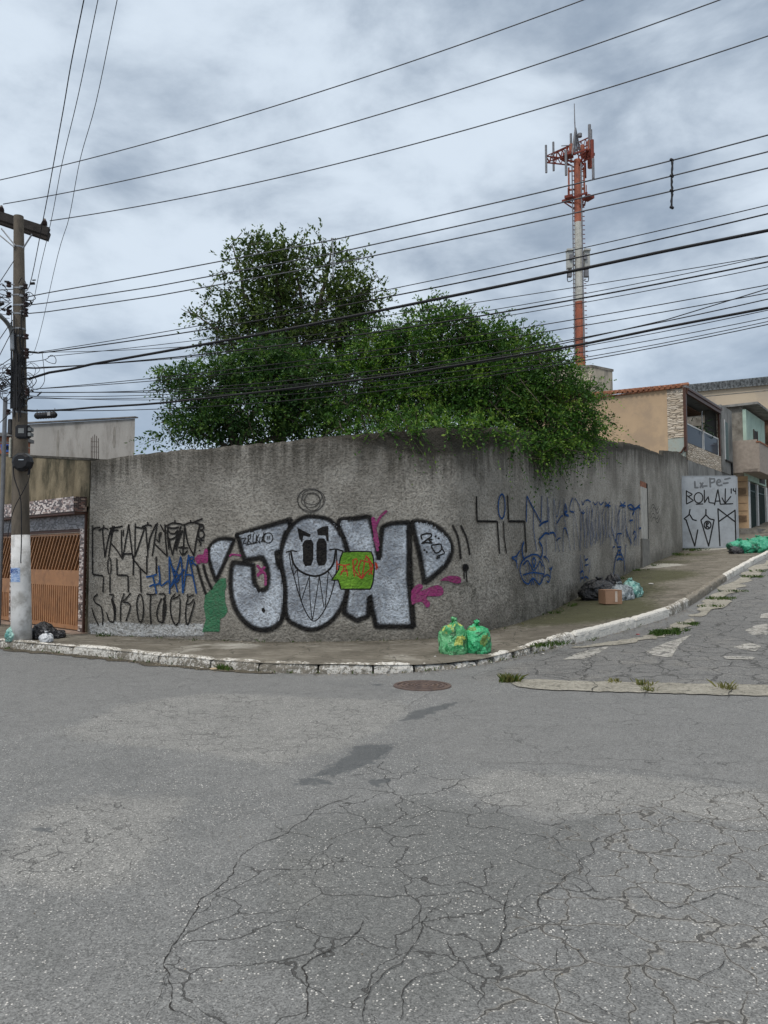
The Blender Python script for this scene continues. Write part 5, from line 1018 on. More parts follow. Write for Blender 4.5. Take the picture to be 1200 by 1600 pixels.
tree('shrub', (gB.x, gB.y, .1), 'dark spreading shrub over the left part of the wall, left of the hanging one', 'shrub',
     [bl(330, 600, 17, 62, 38, 1., 1.), bl(275, 592, 16.8, 28, 18, .6, .7), bl(390, 640, 17, 70, 48, 1.1, 1.2), bl(440, 600, 17.3, 52, 48, 1., 1.), bl(300, 655, 16.8, 40, 28, .8, .7), bl(258, 672, 16.6, 16, 14, .4, .4), bl(340, 665, 16.8, 60, 24, .8, 1.), bl(370, 580, 17.2, 36, 28, .8, .8), bl(480, 650, 17.2, 60, 36, .9, 1.3), bl(252, 596, 16.8, 10, 8, .3, .5), bl(480, 590, 17.2, 60, 44, 1., 1.), bl(420, 560, 17.4, 50, 34, .9, .9), bl(238, 688, 16.6, 12, 8, .3, .4)],
     [L3((370, 960, 17, .12), (368, 700, 17, .10), (340, 640, 17, .05), (290, 595, 16.8, .02)), L3((372, 700, 17, .08), (400, 640, 17, .05), (440, 580, 17.2, .02)), L3((360, 700, 17, .05), (300, 670, 16.8, .03), (250, 660, 16.6, .01)), L3((380, 700, 17, .06), (460, 670, 17.2, .04), (520, 640, 17.2, .01))],
     m_leafB, dens=80, leaf=.105, twig=.40, nl=9, droop=.5, shell=.5, wid=.5)
gC = at(690, 870, 17.2)
tree('shrub', (gC.x, gC.y, .1), 'big bright green sprawling shrub hanging over the corner of the wall', 'shrub',
     [bl(640, 560, 17, 62, 56, 1.2, 1.1), bl(560, 600, 17, 56, 50, 1., 1.1), bl(705, 520, 17, 42, 36, .9, 1.), bl(660, 500, 17, 28, 20, .5, .7), bl(810, 560, 17.2, 52, 46, 1., 1.), bl(770, 530, 17.2, 40, 26, .7, .7), bl(860, 590, 17.2, 42, 42, .9, 1.), bl(890, 630, 17, 36, 34, .8, 1.1), bl(760, 600, 16.8, 76, 52, 1.2, 1.2), bl(640, 630, 16.6, 70, 36, 1., 1.1), bl(560, 655, 16.4, 60, 26, .7, .9), bl(850, 665, 16.6, 52, 30, .7, 1.3), bl(860, 695, 16.25, 34, 22, .45, 1.3), bl(910, 670, 17.2, 28, 20, .5, .9), bl(760, 645, 16.2, 60, 22, .6, 1.), bl(925, 615, 17.2, 26, 8, .3, .5), bl(650, 655, 15.4, 40, 20, .4, .7), bl(605, 668, 14.6, 18, 12, .3, .6), bl(730, 500, 17, 14, 12, .3, .5), bl(590, 674, 13.45, 20, 8, .2, .9), bl(640, 672, 13.5, 26, 10, .2, 1.), bl(700, 670, 13.65, 34, 9, .2, 1.), bl(762, 674, 14.15, 34, 12, .25, 1.2), bl(800, 690, 14.8, 22, 16, .25, 1.2), bl(560, 676, 13.5, 10, 6, .15, .6), bl(720, 490, 17, 10, 16, .2, .5), bl(640, 500, 17, 12, 18, .2, .5), bl(780, 500, 17.2, 14, 12, .25, .5), bl(845, 535, 17.2, 16, 10, .25, .5), bl(590, 550, 17.2, 44, 46, .9, 1.), bl(735, 560, 17.2, 60, 46, 1., 1.), bl(810, 620, 17, 60, 44, .9, 1.1), bl(700, 600, 16.8, 60, 50, 1., 1.), bl(690, 478, 17, 20, 14, .3, .5), bl(665, 484, 17, 10, 14, .2, .5), bl(830, 705, 15.9, 30, 22, .35, 1.3), bl(905, 690, 16.9, 26, 20, .4, 1.), bl(935, 660, 17.6, 18, 14, .4, .6), bl(700, 664, 14.4, 50, 10, .3, .7), bl(615, 680, 13.75, 14, 16, .2, .6), bl(920, 605, 17.2, 22, 6, .2, .5)],
     [L3((690, 960, 17.2, .14), (690, 700, 17.2, .11), (650, 600, 17, .06), (640, 500, 17, .02)), L3((700, 700, 17.2, .09), (760, 600, 17.2, .06), (810, 530, 17.2, .02)), L3((700, 690, 17.2, .08), (800, 650, 17, .05), (900, 620, 17.1, .02)), L3((700, 700, 17.2, .07), (820, 670, 16.8, .05), (870, 690, 16.3, .03), (885, 715, 16.0, .01)), L3((680, 690, 17, .06), (590, 620, 17, .04), (540, 580, 17, .01))],
     m_leafC, dens=84, leaf=.09, twig=.50, nl=12, droop=.55, shell=.55, wid=.5)

# ============================================================ HOUSES AT THE RIGHT
m_beige = simple('ochre_plaster', (.46, .33, .21), .9, .06, .7, bump=.003, bs=30, dirt=(.38, .28, .19), dscale=.9); m_terra = simple('terracotta_tile', (.33, .14, .075), .85, .3, 8, dirt=(.13, .07, .05), dscale=6)
m_stone, t, b = new_mat('split_stone_cladding'); p = t.pos(); q = t.map(p, (1.2, 1.2, 7)); v_ = t.sepz(t.vor(t.vadd(q, t.vscale(t.noise(p, 3, 3, .5, out=1), .6)), 1.6, 'F1', 'Color')); e = t.vor(t.vadd(q, t.vscale(t.noise(p, 3, 3, .5, out=1), .6)), 1.6, 'DISTANCE_TO_EDGE')
c = t.mix(v_[0], (.42, .34, .25), (.62, .54, .44)); c = t.mix(t.ramp(e, 0, .09, 1, 0), c, (.12, .09, .06)); t.set(b.inputs['Base Color'], c); b.inputs['Roughness'].default_value = .9; t.set(b.inputs['Normal'], t.bump(e, .08, 1))
m_grey = simple('grey_plaster', (.22, .215, .20), .9, .2, 1.2, bump=.005, dirt=(.10, .10, .092), dscale=1.3, stretch=(1, 1, .4)); m_grey2 = simple('stained_plaster', (.25, .23, .195), .9, .3, 1.4, bump=.006, dirt=(.12, .105, .085), dscale=1.1); m_mint = simple('mint_paint', (.40, .52, .43), .85, .05, 1, dirt=(.32, .42, .35), dscale=1.5)
m_glass = bpy.data.materials.new('smoked_glass'); m_glass.use_nodes = True; gb = m_glass.node_tree.nodes['Principled BSDF']; gb.inputs['Base Color'].default_value = (.04, .055, .075, 1); gb.inputs['Roughness'].default_value = .08; gb.inputs['IOR'].default_value = 1.12; gb.inputs['Specular IOR Level'].default_value = .3
m_dark = simple('dark_opening', (.03, .028, .026), .8, .3, 4); m_whitef = simple('white_frame', (.55, .55, .53), .6, .08, 5); m_brick2 = simple('terrace_brick', (.15, .09, .06), .9, .35, 5); m_paleg = simple('pale_blue_plaster', (.36, .40, .36), .9, .15, 2, dirt=(.30, .25, .18), dscale=2); m_roof = simple('fibre_cement', (.20, .215, .22), .8, .2, 2, dirt=(.12, .12, .12)); m_potl = simple('pot_plant_leaf', (.03, .07, .02), .6, .4, 9)
A37 = math.radians(37); dF = np.array([math.sin(A37), math.cos(A37)]); dS = np.array([-dF[1], dF[0]]); rzF = math.atan2(dF[1], dF[0])
class Blk:   # a house frame: s along the street front, k into the side wall (left), z up
    def __init__(s, u, Y): s.c = np.array([(u-600)/FPX*Y*1., Y]); q = at(u, 700, Y); s.c[0] = q.x
    def P(s, a, k, z): q = s.c+dF*a+dS*k; return (q[0], q[1], z)
    def box(s, mb, a0, a1, k0_, k1_, z0_, z1_):
        q = s.c+dF*(a0+a1)/2+dS*(k0_+k1_)/2; mb.box((q[0], q[1], (z0_+z1_)/2), (abs(a1-a0), abs(k1_-k0_), z1_-z0_), rzF)
H1 = Blk(1072, 36.); zz_ = lambda v: at(1072, v, 36.).z
g0 = G(*H1.c)-.3; zr = zz_(605); zfl = zz_(706); z_rt = zz_(660); z_rb = zz_(690); zmid_ = zz_(683)
hs = empty('balcony_house', (*H1.c, g0), 'ochre two storey house with stone clad corner and glass balcony, tiled roof edge', 'house')
mb = MB(); zb2 = zr+.28
def prism(mb, B, a0, a1, k0_, k1_, z0_, zk0, zk1):
    vs = [B.P(a, k, z0_) for a in (a0, a1) for k in (k0_, k1_)]+[B.P(a, k, zk0 if k == k0_ else zk1) for a in (a0, a1) for k in (k0_, k1_)]
    mb.add(vs, [(0, 1, 3, 2), (4, 6, 7, 5), (0, 4, 5, 1), (2, 3, 7, 6), (0, 2, 6, 4), (1, 5, 7, 3)])
prism(mb, H1, 0.0, .25, .83, 9., g0, zr, zb2); prism(mb, H1, .25, 9.0, 2.41, 9., g0, zr-.02, zb2); mb.build('side_wall', m_beige, hs)
mb = MB(); H1.box(mb, -.03, .25, 0.08, .83, zmid_, zr-.02); mb.build('stone_pier', m_stone, hs)
mb = MB(); H1.box(mb, -.01, .25, .08, .828, g0, zmid_-.004); mb.build('lower_pier', m_paleg, hs)
mb = MB(); H1.box(mb, -.05, .12, -.05, .08, zfl+.02, zr); H1.box(mb, .12, 6.6, -.10, .02, zr-.30, zr-.02); H1.box(mb, .12, 6.6, -.16, -.1, zr-.12, zr-.03); H1.box(mb, 6.45, 6.55, -.04, .06, z_rb, zr-.3); mb.build('brown_beam', m_brown_d, hs)
mb = MB(); H1.box(mb, .25, 6.5, 2.2, 2.4, z_rb-.2, zr); H1.box(mb, .26, 6.5, .85, 2.2, zr-.28, zr-.22); mb.build('terrace_back_wall', m_brick2, hs)
mb = MB(); H1.box(mb, .25, 6.5, .03, 2.2, z_rb-.25, z_rb-.12); mb.build('terrace_floor', m_grey, hs)
mb = MB(); H1.box(mb, .25, 6.7, 0.0, .14, zfl-.35, z_rb-.02); H1.box(mb, 6.5, 6.7, 0.0, .14, z_rb-.02, zr-.31); mb.build('stone_parapet', m_stone, hs)
for a0, a1 in ((.35, 3.1), (3.45, 6.3)):
    mb = MB(); H1.box(mb, a0, a1, .05, .07, z_rb+.03, z_rt-.03); gl = mb.build('balcony_glass', m_glass, hs); mb = MB(); H1.box(mb, a0-.08, a1+.08, .03, .09, z_rt-.03, z_rt+.03); H1.box(mb, a0-.08, a0-.003, .03, .09, z_rb-.02, z_rt-.03); H1.box(mb, a1+.003, a1+.08, .03, .09, z_rb-.02, z_rt-.03); mb.build('balcony_rail', m_whitef, hs)
mb = MB(); H1.box(mb, -.12, .0, .09, 9., zr-.0, zr+.05)
nn_ = 34; 
for i in range(nn_): k = .2+i*.26; z_ = zr+.04+(zb2-zr)*(k-.8)/8.2*(k > .8); a = H1.P(-.22, k, z_+.03); q = H1.P(1.2, k, z_+.10+.25); mb.tube([a, q], .11, 6)
mb.build('roof_tiles', m_terra, hs)
mb = MB(); H1.box(mb, .1, 7, -.06, 2.4, zr+.0, zr+.10); H1.box(mb, 3.2, 8.8, .4, 6, zr+.12, zr+.35); mb.build('roof_slab', m_roof, hs)
mb = MB(); H1.box(mb, .3, 9, -.0, .83, g0, zfl-.36); H1.box(mb, 6.72, 9.2, -.06, .8, zfl-.36, zr+.25); mb.build('front_wall', m_grey, hs)
mb = MB(); H1.box(mb, 7.4, 8.1, -.09, -.062, z_rb-.1, zr-.6); o = mb.build('window', simple('green_shutter', (.07, .11, .10), .6), hs)
mb = MB(); H1.box(mb, 7.3, 7.395, -.10, -.062, z_rb-.1, zr-.5); mb.build('window_frame', m_whitef, hs)
mb = MB(); mb.tube([H1.P(-.08, .03, zfl+.25), H1.P(-.1, .2, zfl-.02), H1.P(-.06, .7, zfl-.12)], .045, 8); mb.build('drain_pipe', m_brown_d, hs); mb = MB(); mb.tube([H1.P(7.4, -.12, z_rb-.15), H1.P(8.6, -.12, z_rb-.15), H1.P(8.7, -.12, z_rb-.4), H1.P(8.7, -.12, zfl-1.2)], .05, 8); mb.build('drain_pipe', m_blk, hs)
mb = MB(); H1.box(mb, 4.2, 5.2, .5, .9, z_rt-.4, z_rt+.1)
for i in range(60): q = np.array(H1.P(4.7, .6, z_rt+.15))+rng.normal(size=3)*[.35, .2, .35]; e_ = q+rng.normal(size=3)*.22; mb.tube([q, e_], [.035, .004], 4)
mb.build('potted_plant', m_potl, hs)
mb = MB(); mb.tube([H1.P(2.9, -.02, z_rt-.2), H1.P(2.9, -.02, z_rt+.9), H1.P(3.0, -.02, z_rt+1.)], .02, 6); mb.build('antenna_mast', m_galv, hs)
# far mint house
H2 = Blk(1167, 45.); y2 = lambda v: at(1167, v, 45.).z; g2 = y2(824); zt2_ = y2(634)
h2 = empty('mint_house', (*H2.c, g2), 'mint green house with stained grey side wall and a plaster balcony', 'house')
mb = MB(); H2.box(mb, .1, 7, .2, 6, g2-.6, zt2_); mb.build('side_wall', m_grey2, h2)
mb = MB(); H2.box(mb, 0, 5.4, 0, .19, y2(750), zt2_-.2); mb.build('mint_facade', m_mint, h2)
for a0, a1 in ((0, .35), (2.4, 2.7), (5.1, 5.5)): mb = MB(); H2.box(mb, a0, a1, -.05, .17, g2-.1, y2(752)); mb.build('white_pillar', m_whitef, h2)
for a0, a1 in ((.38, 2.37), (2.73, 5.07)):
    mb = MB(); H2.box(mb, a0, a1, .08, .12, g2-.1, y2(752)-.02); o = mb.build('dark_door', m_dark, h2); mb = MB()
    for i in range(8): H2.box(mb, a0+.1+i*(a1-a0-.2)/7-.012, a0+.1+i*(a1-a0-.2)/7+.012, .04, .065, g2-.1, y2(752)-.05)
    H2.box(mb, a0, a1, .03, .07, y2(765)-.03, y2(765)+.03); mb.build('door_bars', simple('bottle_green_metal', (.03, .07, .06), .5), h2)
mb = MB(); H2.box(mb, 2.0, 2.9, -.03, -.003, y2(694), y2(665)); wi = mb.build('window', m_dark, h2); mb = MB(); H2.box(mb, 1.9, 1.98, -.06, -.003, y2(695), y2(664)); mb.build('window_frame', m_brown_d, wi); mb = MB(); H2.box(mb, 2.92, 3.0, -.06, -.003, y2(695), y2(664)); mb.build('window_frame', m_brown_d, wi)
mb = MB(); H2.box(mb, -1.2, 4.0, -.9, .0, y2(741), y2(736)); H2.box(mb, -1.2, 4.0, -.9, -.78, y2(736)+.003, y2(697)); H2.box(mb, -1.2, -1.08, -.78, 1.4, y2(741), y2(692)); mb.build('balcony_parapet', simple('pinkish_roughcast', (.33, .28, .235), .9, .12, 6, bump=.01), h2)
mb = MB(); H2.box(mb, -1.24, 4.04, -.94, -.74, y2(697)+.003, y2(697)+.08); mb.build('balcony_coping', m_terra, h2)
mb = MB(); H2.box(mb, -.2, 6, -.7, 6, zt2_+.003, zt2_+.14); mb.build('roof_slab', m_grey, h2)
mb = MB(); H2.box(mb, -.06, .09, .0, .85, g2-.2, y2(744)); o = mb.build('louvred_door', simple('pale_ochre_metal', (.50, .34, .20), .6, .1, 3), h2)
for v0 in (763, 806):
    mb = MB()
    for i in range(6): z_ = y2(v0)-i*.07; H2.box(mb, -.09, -.062, .1, .75, z_, z_+.03)
    for v in (752, 774) if v0 == 763 else (786, 798): H2.box(mb, -.08, -.062, .04, .82, y2(v)-.012, y2(v)+.012)
    mb.build('louvre', simple('ochre_louvre', (.20, .13, .08), .7), o)
mb = MB(); H2.box(mb, 3.3, 5.0, -.02, -.004, y2(750)+.1, y2(737)); mb.build('vent_panel', m_dark, h2)
mb = MB()
for v0, k0_, k1_ in ((828, -1.0, 2.), (834, -1.7, 2.)): H2.box(mb, -3, 14, k0_, 2.2, y2(v0)-1.2, y2(v0))
mb.build('front_step', simple('worn_step', (.2, .19, .17), .9, .25, 3, dirt=(.10, .10, .08)), h2)
# third house slice at the edge
H3 = Blk(1196, 50.); h3 = empty('brown_house', (*H3.c, G(*H3.c)), 'dark brown brick house at the extreme right beyond the mint one', 'house'); y3 = lambda v: at(1196, v, 50.).z
mb = MB(); H3.box(mb, .6, 8, -.2, 5, y3(826), y3(655)); mb.build('wall', m_brick2, h3); mb = MB(); H3.box(mb, .3, 8.2, -1.2, 5.2, y3(655)+.004, y3(645)); mb.build('roof', m_roof, h3)
# long pale warehouse behind
W_ = at(990, 640, 80.); wh = empty('warehouse', (W_.x+12, 82, 4), 'long pale beige warehouse wall under a grey metal roof, behind the houses', 'warehouse')
z0_, z1_ = at(1200, 660, 80.).z, at(1200, 606, 80.).z
mb = MB(); a = at(975, 612, 84.); b_ = at(1320, 600, 74.); dv = (b_-a); dv.z = 0; L_ = dv.length; dv.normalize(); rz = math.atan2(dv.y, dv.x); c_ = (a+b_)/2; nv = Vector((-dv.y, dv.x, 0)); mb.box((c_.x+nv.x*7, c_.y+nv.y*7, z1_/2), (L_, 14, z1_), rz); mb.build('wall', simple('pale_beige_render', (.50, .41, .30), .9, .05, .5, dirt=(.42, .35, .27), dscale=.4), wh)
mb = MB(); mb.box((c_.x-nv.x*.02, c_.y-nv.y*.02, at(1150, 616, 79).z), (L_, .03, .06), rz); mb.build('string_course', m_grey, wh)
mb = MB(); 
for i in range(60): f_ = (i+.5)/60; q = a+dv*(L_*f_); mb.tube([(q.x-nv.x*.4, q.y-nv.y*.4, z1_+.05), (q.x+nv.x*7, q.y+nv.y*7, z1_+1.)], .48, 6)
mb.build('roof', m_roof, wh)
# beige block below the tower
q = at(925, 600, 48.); kb = empty('tank_block', (q.x, q.y, 0), 'pale square rooftop block with sooty side below the tower', 'roof block'); zt_ = at(925, 574, 48.).z
rz = math.radians(34); R2 = np.array([math.cos(rz), math.sin(rz)]); L2 = np.array([-math.cos(rz*.15), math.sin(rz*.15)+.1]); L2 /= np.linalg.norm(L2)
c0 = np.array([q.x, q.y]); P = [c0, c0+R2*2.0, c0+R2*2.0+L2*2.6, c0+L2*2.6]; mb = MB(); mb.add([(*p_, 0) for p_ in P]+[(*p_, zt_) for p_ in P], [(0, 1, 5, 4), (1, 2, 6, 5), (2, 3, 7, 6), (3, 0, 4, 7), (4, 5, 6, 7)]); mb.build('block', simple('sooty_plaster', (.44, .39, .31), .9, .12, 1.5, dirt=(.16, .15, .13), dscale=1.2, stretch=(1, 1, .3)), kb)
P2 = [p_+(p_-sum(P)/4)*.04 for p_ in P]; mb = MB(); mb.add([(*p_, zt_+.003) for p_ in P2]+[(*p_, zt_+.16) for p_ in P2], [(0, 3, 2, 1), (0, 1, 5, 4), (1, 2, 6, 5), (2, 3, 7, 6), (3, 0, 4, 7), (4, 5, 6, 7)]); mb.build('rim', simple('sooty_rim', (.2, .185, .16), .9, .4, 2), kb)

# ============================================================ TOWER
TY = 60.; tw_ = at(907, 870, TY); m_or = simple('orange_tower_paint', (.36, .115, .065), .6, .15, 1, dirt=(.20, .075, .05), dscale=1.5); m_tw = simple('white_tower_paint', (.52, .51, .46), .6, .08, 1, dirt=(.35, .34, .3), dscale=1.5); m_red = simple('dark_red_steel', (.17, .035, .022), .7, .2, 2); m_ant = simple('grey_antenna', (.16, .16, .17), .5); m_equip = simple('grey_radio_unit', (.40, .40, .37), .6, .1, 2)
TX = at(907, 575, TY).x; tower = empty('telecom_tower', (TX, TY, 0), 'tall red and white monopole telecom mast with antenna arms at the top', 'telecom tower')
TT = lambda v: at(900, v, TY).z
def rT(v): return (8.2-(575-v)/325*2.6)/FPX*TY
for nm, v0, v1, m_ in (('red_section', 640, 472, m_or), ('white_section', 472, 348, m_tw), ('red_section', 348, 250, m_or)):
    mb = MB(); mb.tube([(TX, TY, TT(v)) for v in np.linspace(v0, v1, 5)] if v0 < 600 else [(TX, TY, 0), *[(TX, TY, TT(v)) for v in np.linspace(600, v1, 5)]], [rT(v) for v in np.linspace(min(v0, 640), v1, 5)] if v0 < 600 else [rT(640)]+[rT(v) for v in np.linspace(600, v1, 5)], 12); mb.build(nm, m_, tower)
mb = MB()
for v in range(262, 560, 7):
    for s_ in (-1, 1): mb.bar((TX+s_*rT(v), TY-.1, TT(v)), (TX+s_*(rT(v)+.18), TY-.1, TT(v)), .05)
mb.build('climbing_pegs', m_red, tower)
mb = MB(); mb.tube([(TX-.55, TY-.45, TT(v)) for v in (262, 340, 470, 560)], .05, 6); mb.tube([(TX+.1, TY-.75, TT(v)) for v in (262, 340, 470, 560)], .06, 6); mb.build('feeder_cable', m_ant, tower)
T3 = lambda u, v, dy=0: at(u, v, TY+dy)
def plat(v, w_, lab):
    mb = MB(); z_ = TT(v); pts = []; 
    for i in range(3): a = math.radians(-90+120*i+20); pts.append((TX+math.cos(a)*w_, TY+math.sin(a)*w_))
    for i in range(3):
        a = Vector((*pts[i], z_)); b_ = Vector((*pts[(i+1) % 3], z_)); mb.bar(a, b_, .08, .14); mb.bar((TX, TY, z_-1.0), a, .08); mb.bar((a*.75+b_*.25), (a*.75+b_*.25)+Vector((0, 0, .9)), .06)
    for s_ in (-1, 1): mb.box((TX+s_*w_*.60, TY-.3, z_), (w_*.5, w_*.6, .22), s_*.5)
    o = mb.build('platform', m_red, tower); o['label'] = lab
plat(246, 1.35, 'upper triangular platform'); plat(312, 1.25, 'lower triangular platform')
# long antenna arms (lattice) and whip rods
mb = MB()
def lattice(a0, a1, b0, b1, n, dy0, dy1):
    A0, A1, B0, B1 = T3(*a0, dy0), T3(*a1, dy1), T3(*b0, dy0), T3(*b1, dy1)
    mb.bar(A0, A1, .085); mb.bar(B0, B1, .085)
    for i in range(n): f0, f1 = i/n, (i+.5)/n; mb.bar(A0.lerp(A1, f0), B0.lerp(B1, f1), .05); mb.bar(B0.lerp(B1, f1), A0.lerp(A1, (i+1)/n), .05)
lattice((853, 244), (888, 248), (854, 254), (890, 258), 4, -1.2, 0); lattice((864, 241), (922, 214), (865, 251), (922, 225), 8, 1.4, 1.4); lattice((904, 244), (922, 233), (904, 256), (922, 247), 3, 0, -1.0); lattice((853, 244), (888, 228), (854, 254), (890, 240), 4, -1.2, 1.2)
mb.build('antenna_arm', m_red, tower)
for (u, v0, v1, dy, w_, mt) in ((853, 227, 270, -1.2, .09, m_ant), (864.5, 222, 267, .3, .09, m_ant), (892, 209, 254, 1.0, .10, m_ant), (892.5, 226, 240, .9, .2, m_or), (884, 235, 274, -1.5, .10, m_ant), (921, 195, 248, 1., .13, m_ant), (923, 203, 250, -.2, .12, m_ant), (922, 220, 262, .4, .24, m_or), (925, 219, 262, -.9, .15, m_red), (926.5, 248, 279, -1.0, .11, m_ant), (910, 227, 245, 1.0, .18, m_or), (914, 255, 278, .5, .10, m_red)):
    mb = MB(); mb.tube([T3(u, v0, dy), T3(u+.6, v1, dy)], w_, 8); mb.build('panel_antenna', mt, tower)
mb = MB(); mb.bar(T3(888.5, 262, 0), T3(889, 305, 0), .12); mb.bar(T3(912, 262, 0), T3(913.5, 304, 0), .12); mb.bar(T3(888.5, 268), T3(912, 264), .12); mb.bar(T3(888.5, 297), T3(913, 294), .12); mb.build('side_ladder', m_or, tower)
mb = MB()
for du in (-6, -2, 3, 8): mb.bar(T3(899.5+du, 242, du*.1), T3(899, 200), .11)
for v in (211, 222, 233): mb.bar(T3(899.5-6*(v-200)/42, v), T3(899.5+8*(v-200)/42, v), .05)
mb.bar(T3(877, 228), T3(892, 227), .05); mb.tube([T3(906, 209), T3(906, 214)], .18, 8); mb.build('top_cone', m_ant, tower)
mb = MB(); mb.tube([T3(899, 242), T3(898.5, 200), T3(898, 190)], [.05, .05, .05], 8); mb.tube([T3(898, 190), T3(897.3, 162)], [.045, .03], 8); mb.build('lightning_rod', m_ant, tower)
for s_, uu in ((-1, 889.5), (1, 916.5)):
    mb = MB(); q = T3(uu, 407, -.3); mb.box((q.x, q.y, q.z), (.42, .5, 1.35)); mb.box((q.x-s_*.0, q.y-.1, q.z+.76), (.5, .6, .14)); mb.build('radio_panel', m_equip, tower)
    mb = MB(); q = T3(uu+(-s_)*3+s_*2.5, 428, -.4); mb.box(tuple(q), (.32, .35, .5)); q = T3(uu-s_*2.5, 402, -.6); mb.box(tuple(q), (.25, .3, .4)); mb.bar(T3(901, 400), T3(uu, 400, -.3), .09); mb.bar(T3(901, 414), T3(uu, 414, -.3), .09); mb.build('radio_unit', m_ant, tower)
    mb = MB(); P = [T3(uu, 420, -.5), T3(uu+s_*3, 430, -.5), T3(uu+s_*2, 440, -.5), T3(uu-s_*5, 438, -.5)]; mb.tube(catmull([tuple(p_) for p_ in P], 5), .035, 5); mb.build('jumper_cable', m_cab, tower)

# ============================================================ STEEL GATE LEAF with lettering
gq = ghit(1066, 860, .13); gr_ = ghit(1151, 862, .13); gp0 = np.array(gq[:2]); gd_ = np.array([.985, -.05])
m_gate = simple('galvanised_gate_sheet', (.33, .355, .38), .5, .08, 1.2, dirt=(.27, .285, .30), dscale=2); m_gf = simple('gate_frame_grey', (.27, .29, .31), .6, .1, 3)
GT = PlaneSurf(gp0, gd_); sA = 0.; sB = GT.inv(1151, 800)[0]; zt_ = GT.inv(1108, 745)[1]; zb_ = GT.inv(1066, 857)[1]; zb_r = GT.inv(1150, 857)[1]
gt = empty('steel_gate', (*gp0, zb_), 'pale grey sheet steel gate standing open across the pavement, covered in black lettering', 'gate')
def tbox(mb, s0_, s1_, z0_, z1_, o_, th): c_ = GT.o+GT.d*(s0_+s1_)/2+GT.n*o_; mb.box((c_[0], c_[1], (z0_+z1_)/2), (s1_-s0_, th, z1_-z0_), math.atan2(GT.d[1], GT.d[0]))
mb = MB(); tbox(mb, sA, sB, zb_, zt_, 0, .02); mb.build('sheet', m_gate, gt)
mb = MB(); tbox(mb, sB-.0, sB+.07, zb_-.05, zt_, -.02, .08); tbox(mb, sA-.06, sA, zb_-.05, zt_, -.02, .08); tbox(mb, sA, sB, zt_+.001, zt_+.05, -.02, .07); tbox(mb, sA, sB, zb_+.02, zb_+.08, .03, .02); mb.build('frame', m_gf, gt)
LAY[0] = .013
gc = crop(960, 560, 4.705)
p_gblk = simple('gate_black_paint', (.025, .025, .027), .6)
def gpaint(nm, strokes, w_, mat, label=None):
    mb = MB()
    for q in strokes: stroke(mb, GT, gc(q if len(q) > 2 else [q[0], tuple((np.array(q[0])+q[1])/2), q[1]]), w_, .15, smooth=len(q) > 4, step=.06)
    o = mb.build(nm, mat, gt, alpha=True)
    if label: o['label'] = label
def circ(cx, cy, rx, ry): e_ = ell(cx, cy, rx, ry, 14); return e_+[e_[0]]
p_gb = paint_mat('gate_spray_paint', (.022, .022, .023), (.03, .03, .03), .0); p_gs = paint_mat('faint_gate_spray', (.16, .17, .18), (.2, .21, .22), .0, cover=.75)
gpaint('lettering', [[(528, 972), (530, 1070)], [(528, 975), (575, 1000), (545, 1015)], [(535, 1010), (580, 1045), (530, 1070)], circ(618, 1025, 32, 38), [(600, 1072), (650, 1070)], [(660, 968), (662, 1060)], [(662, 1060), (690, 1015), (695, 1060), (735, 1065)], [(735, 1078), (760, 960), (778, 1072)], [(740, 1050), (778, 1048)], [(815, 958), (813, 1070)], [(790, 1025), (813, 1068), (855, 1015)], [(780, 1072), (870, 1068)], [(858, 958), (858, 992)], [(875, 958), (872, 975), (895, 978)], [(893, 955), (893, 998)]], 1.7, p_gb, 'black lettering reading BOLAK 14')
gpaint('lettering', [[(555, 1110), (548, 1150), (510, 1180), (530, 1190)], [(555, 1150), (575, 1185), (602, 1192)], [(525, 1185), (590, 1380)], [(590, 1380), (612, 1260)], [(672, 1110), (672, 1150), (635, 1190)], [(672, 1150), (700, 1180), (732, 1186)], [(635, 1190), (692, 1380)], [(732, 1186), (692, 1380)], circ(684, 1225, 25, 29), [(675, 1245), (676, 1208), (694, 1212), (676, 1226), (696, 1245)], [(760, 1105), (775, 1378)], [(760, 1105), (885, 1200)], [(765, 1200), (888, 1115)], [(886, 1115), (893, 1380)]], 1.9, p_gb, 'tall black lettering reading COM')
gpaint('faint_lettering', [[(590, 905), (592, 950)], [(590, 950), (615, 950)], [(630, 915), (650, 950)], [(650, 915), (630, 950)], [(640, 940), (680, 938)], [(700, 880), (705, 945)], [(700, 885), (735, 885), (735, 910), (705, 915)], [(750, 915), (780, 905), (765, 890), (750, 915), (765, 935), (790, 930)], [(810, 890), (850, 880)], [(800, 920), (835, 915)]], 2.6, p_gs, 'faint washed out upper scrawl')

# ============================================================ RUBBISH BAGS, BOX
def bagmat(name, cols, rough=.28, sc=9, trans=.15):
    m, t, b = new_mat(name); p = t.obj(); pv = t.vadd(p, t.vscale(t.noise(p, 7, 4, .6, out=1), .22)); v_ = t.sepz(t.vor(pv, sc, 'F1', 'Color'))
    c = t.mix(t.ramp(v_[0], .35, .6), cols[0], cols[1]); c = t.mix(t.ramp(v_[1], .72, .8), c, cols[2])
    if len(cols) > 3: c = t.mix(t.ramp(v_[2], .84, .9), c, cols[3])
    c = t.mix(t.ramp(t.noise(t.map(p, (1, 1, 2.2)), 16, 5, .65), .55, .7, 0, .6), c, cols[1])
    t.set(b.inputs['Base Color'], c); b.inputs['Roughness'].default_value = rough; b.inputs['Specular IOR Level'].default_value = .6
    r1 = t.math('SUBTRACT', 1., t.math('ABSOLUTE', t.math('SUBTRACT', t.math('MULTIPLY', t.noise(t.map(p, (1, 1, .7)), 8, 4, .5, 1.2), 2.), 1.)))
    t.set(b.inputs['Normal'], t.bump(t.math('ADD', r1, t.noise(p, 22, 3, .5)), .035, 1)); return m
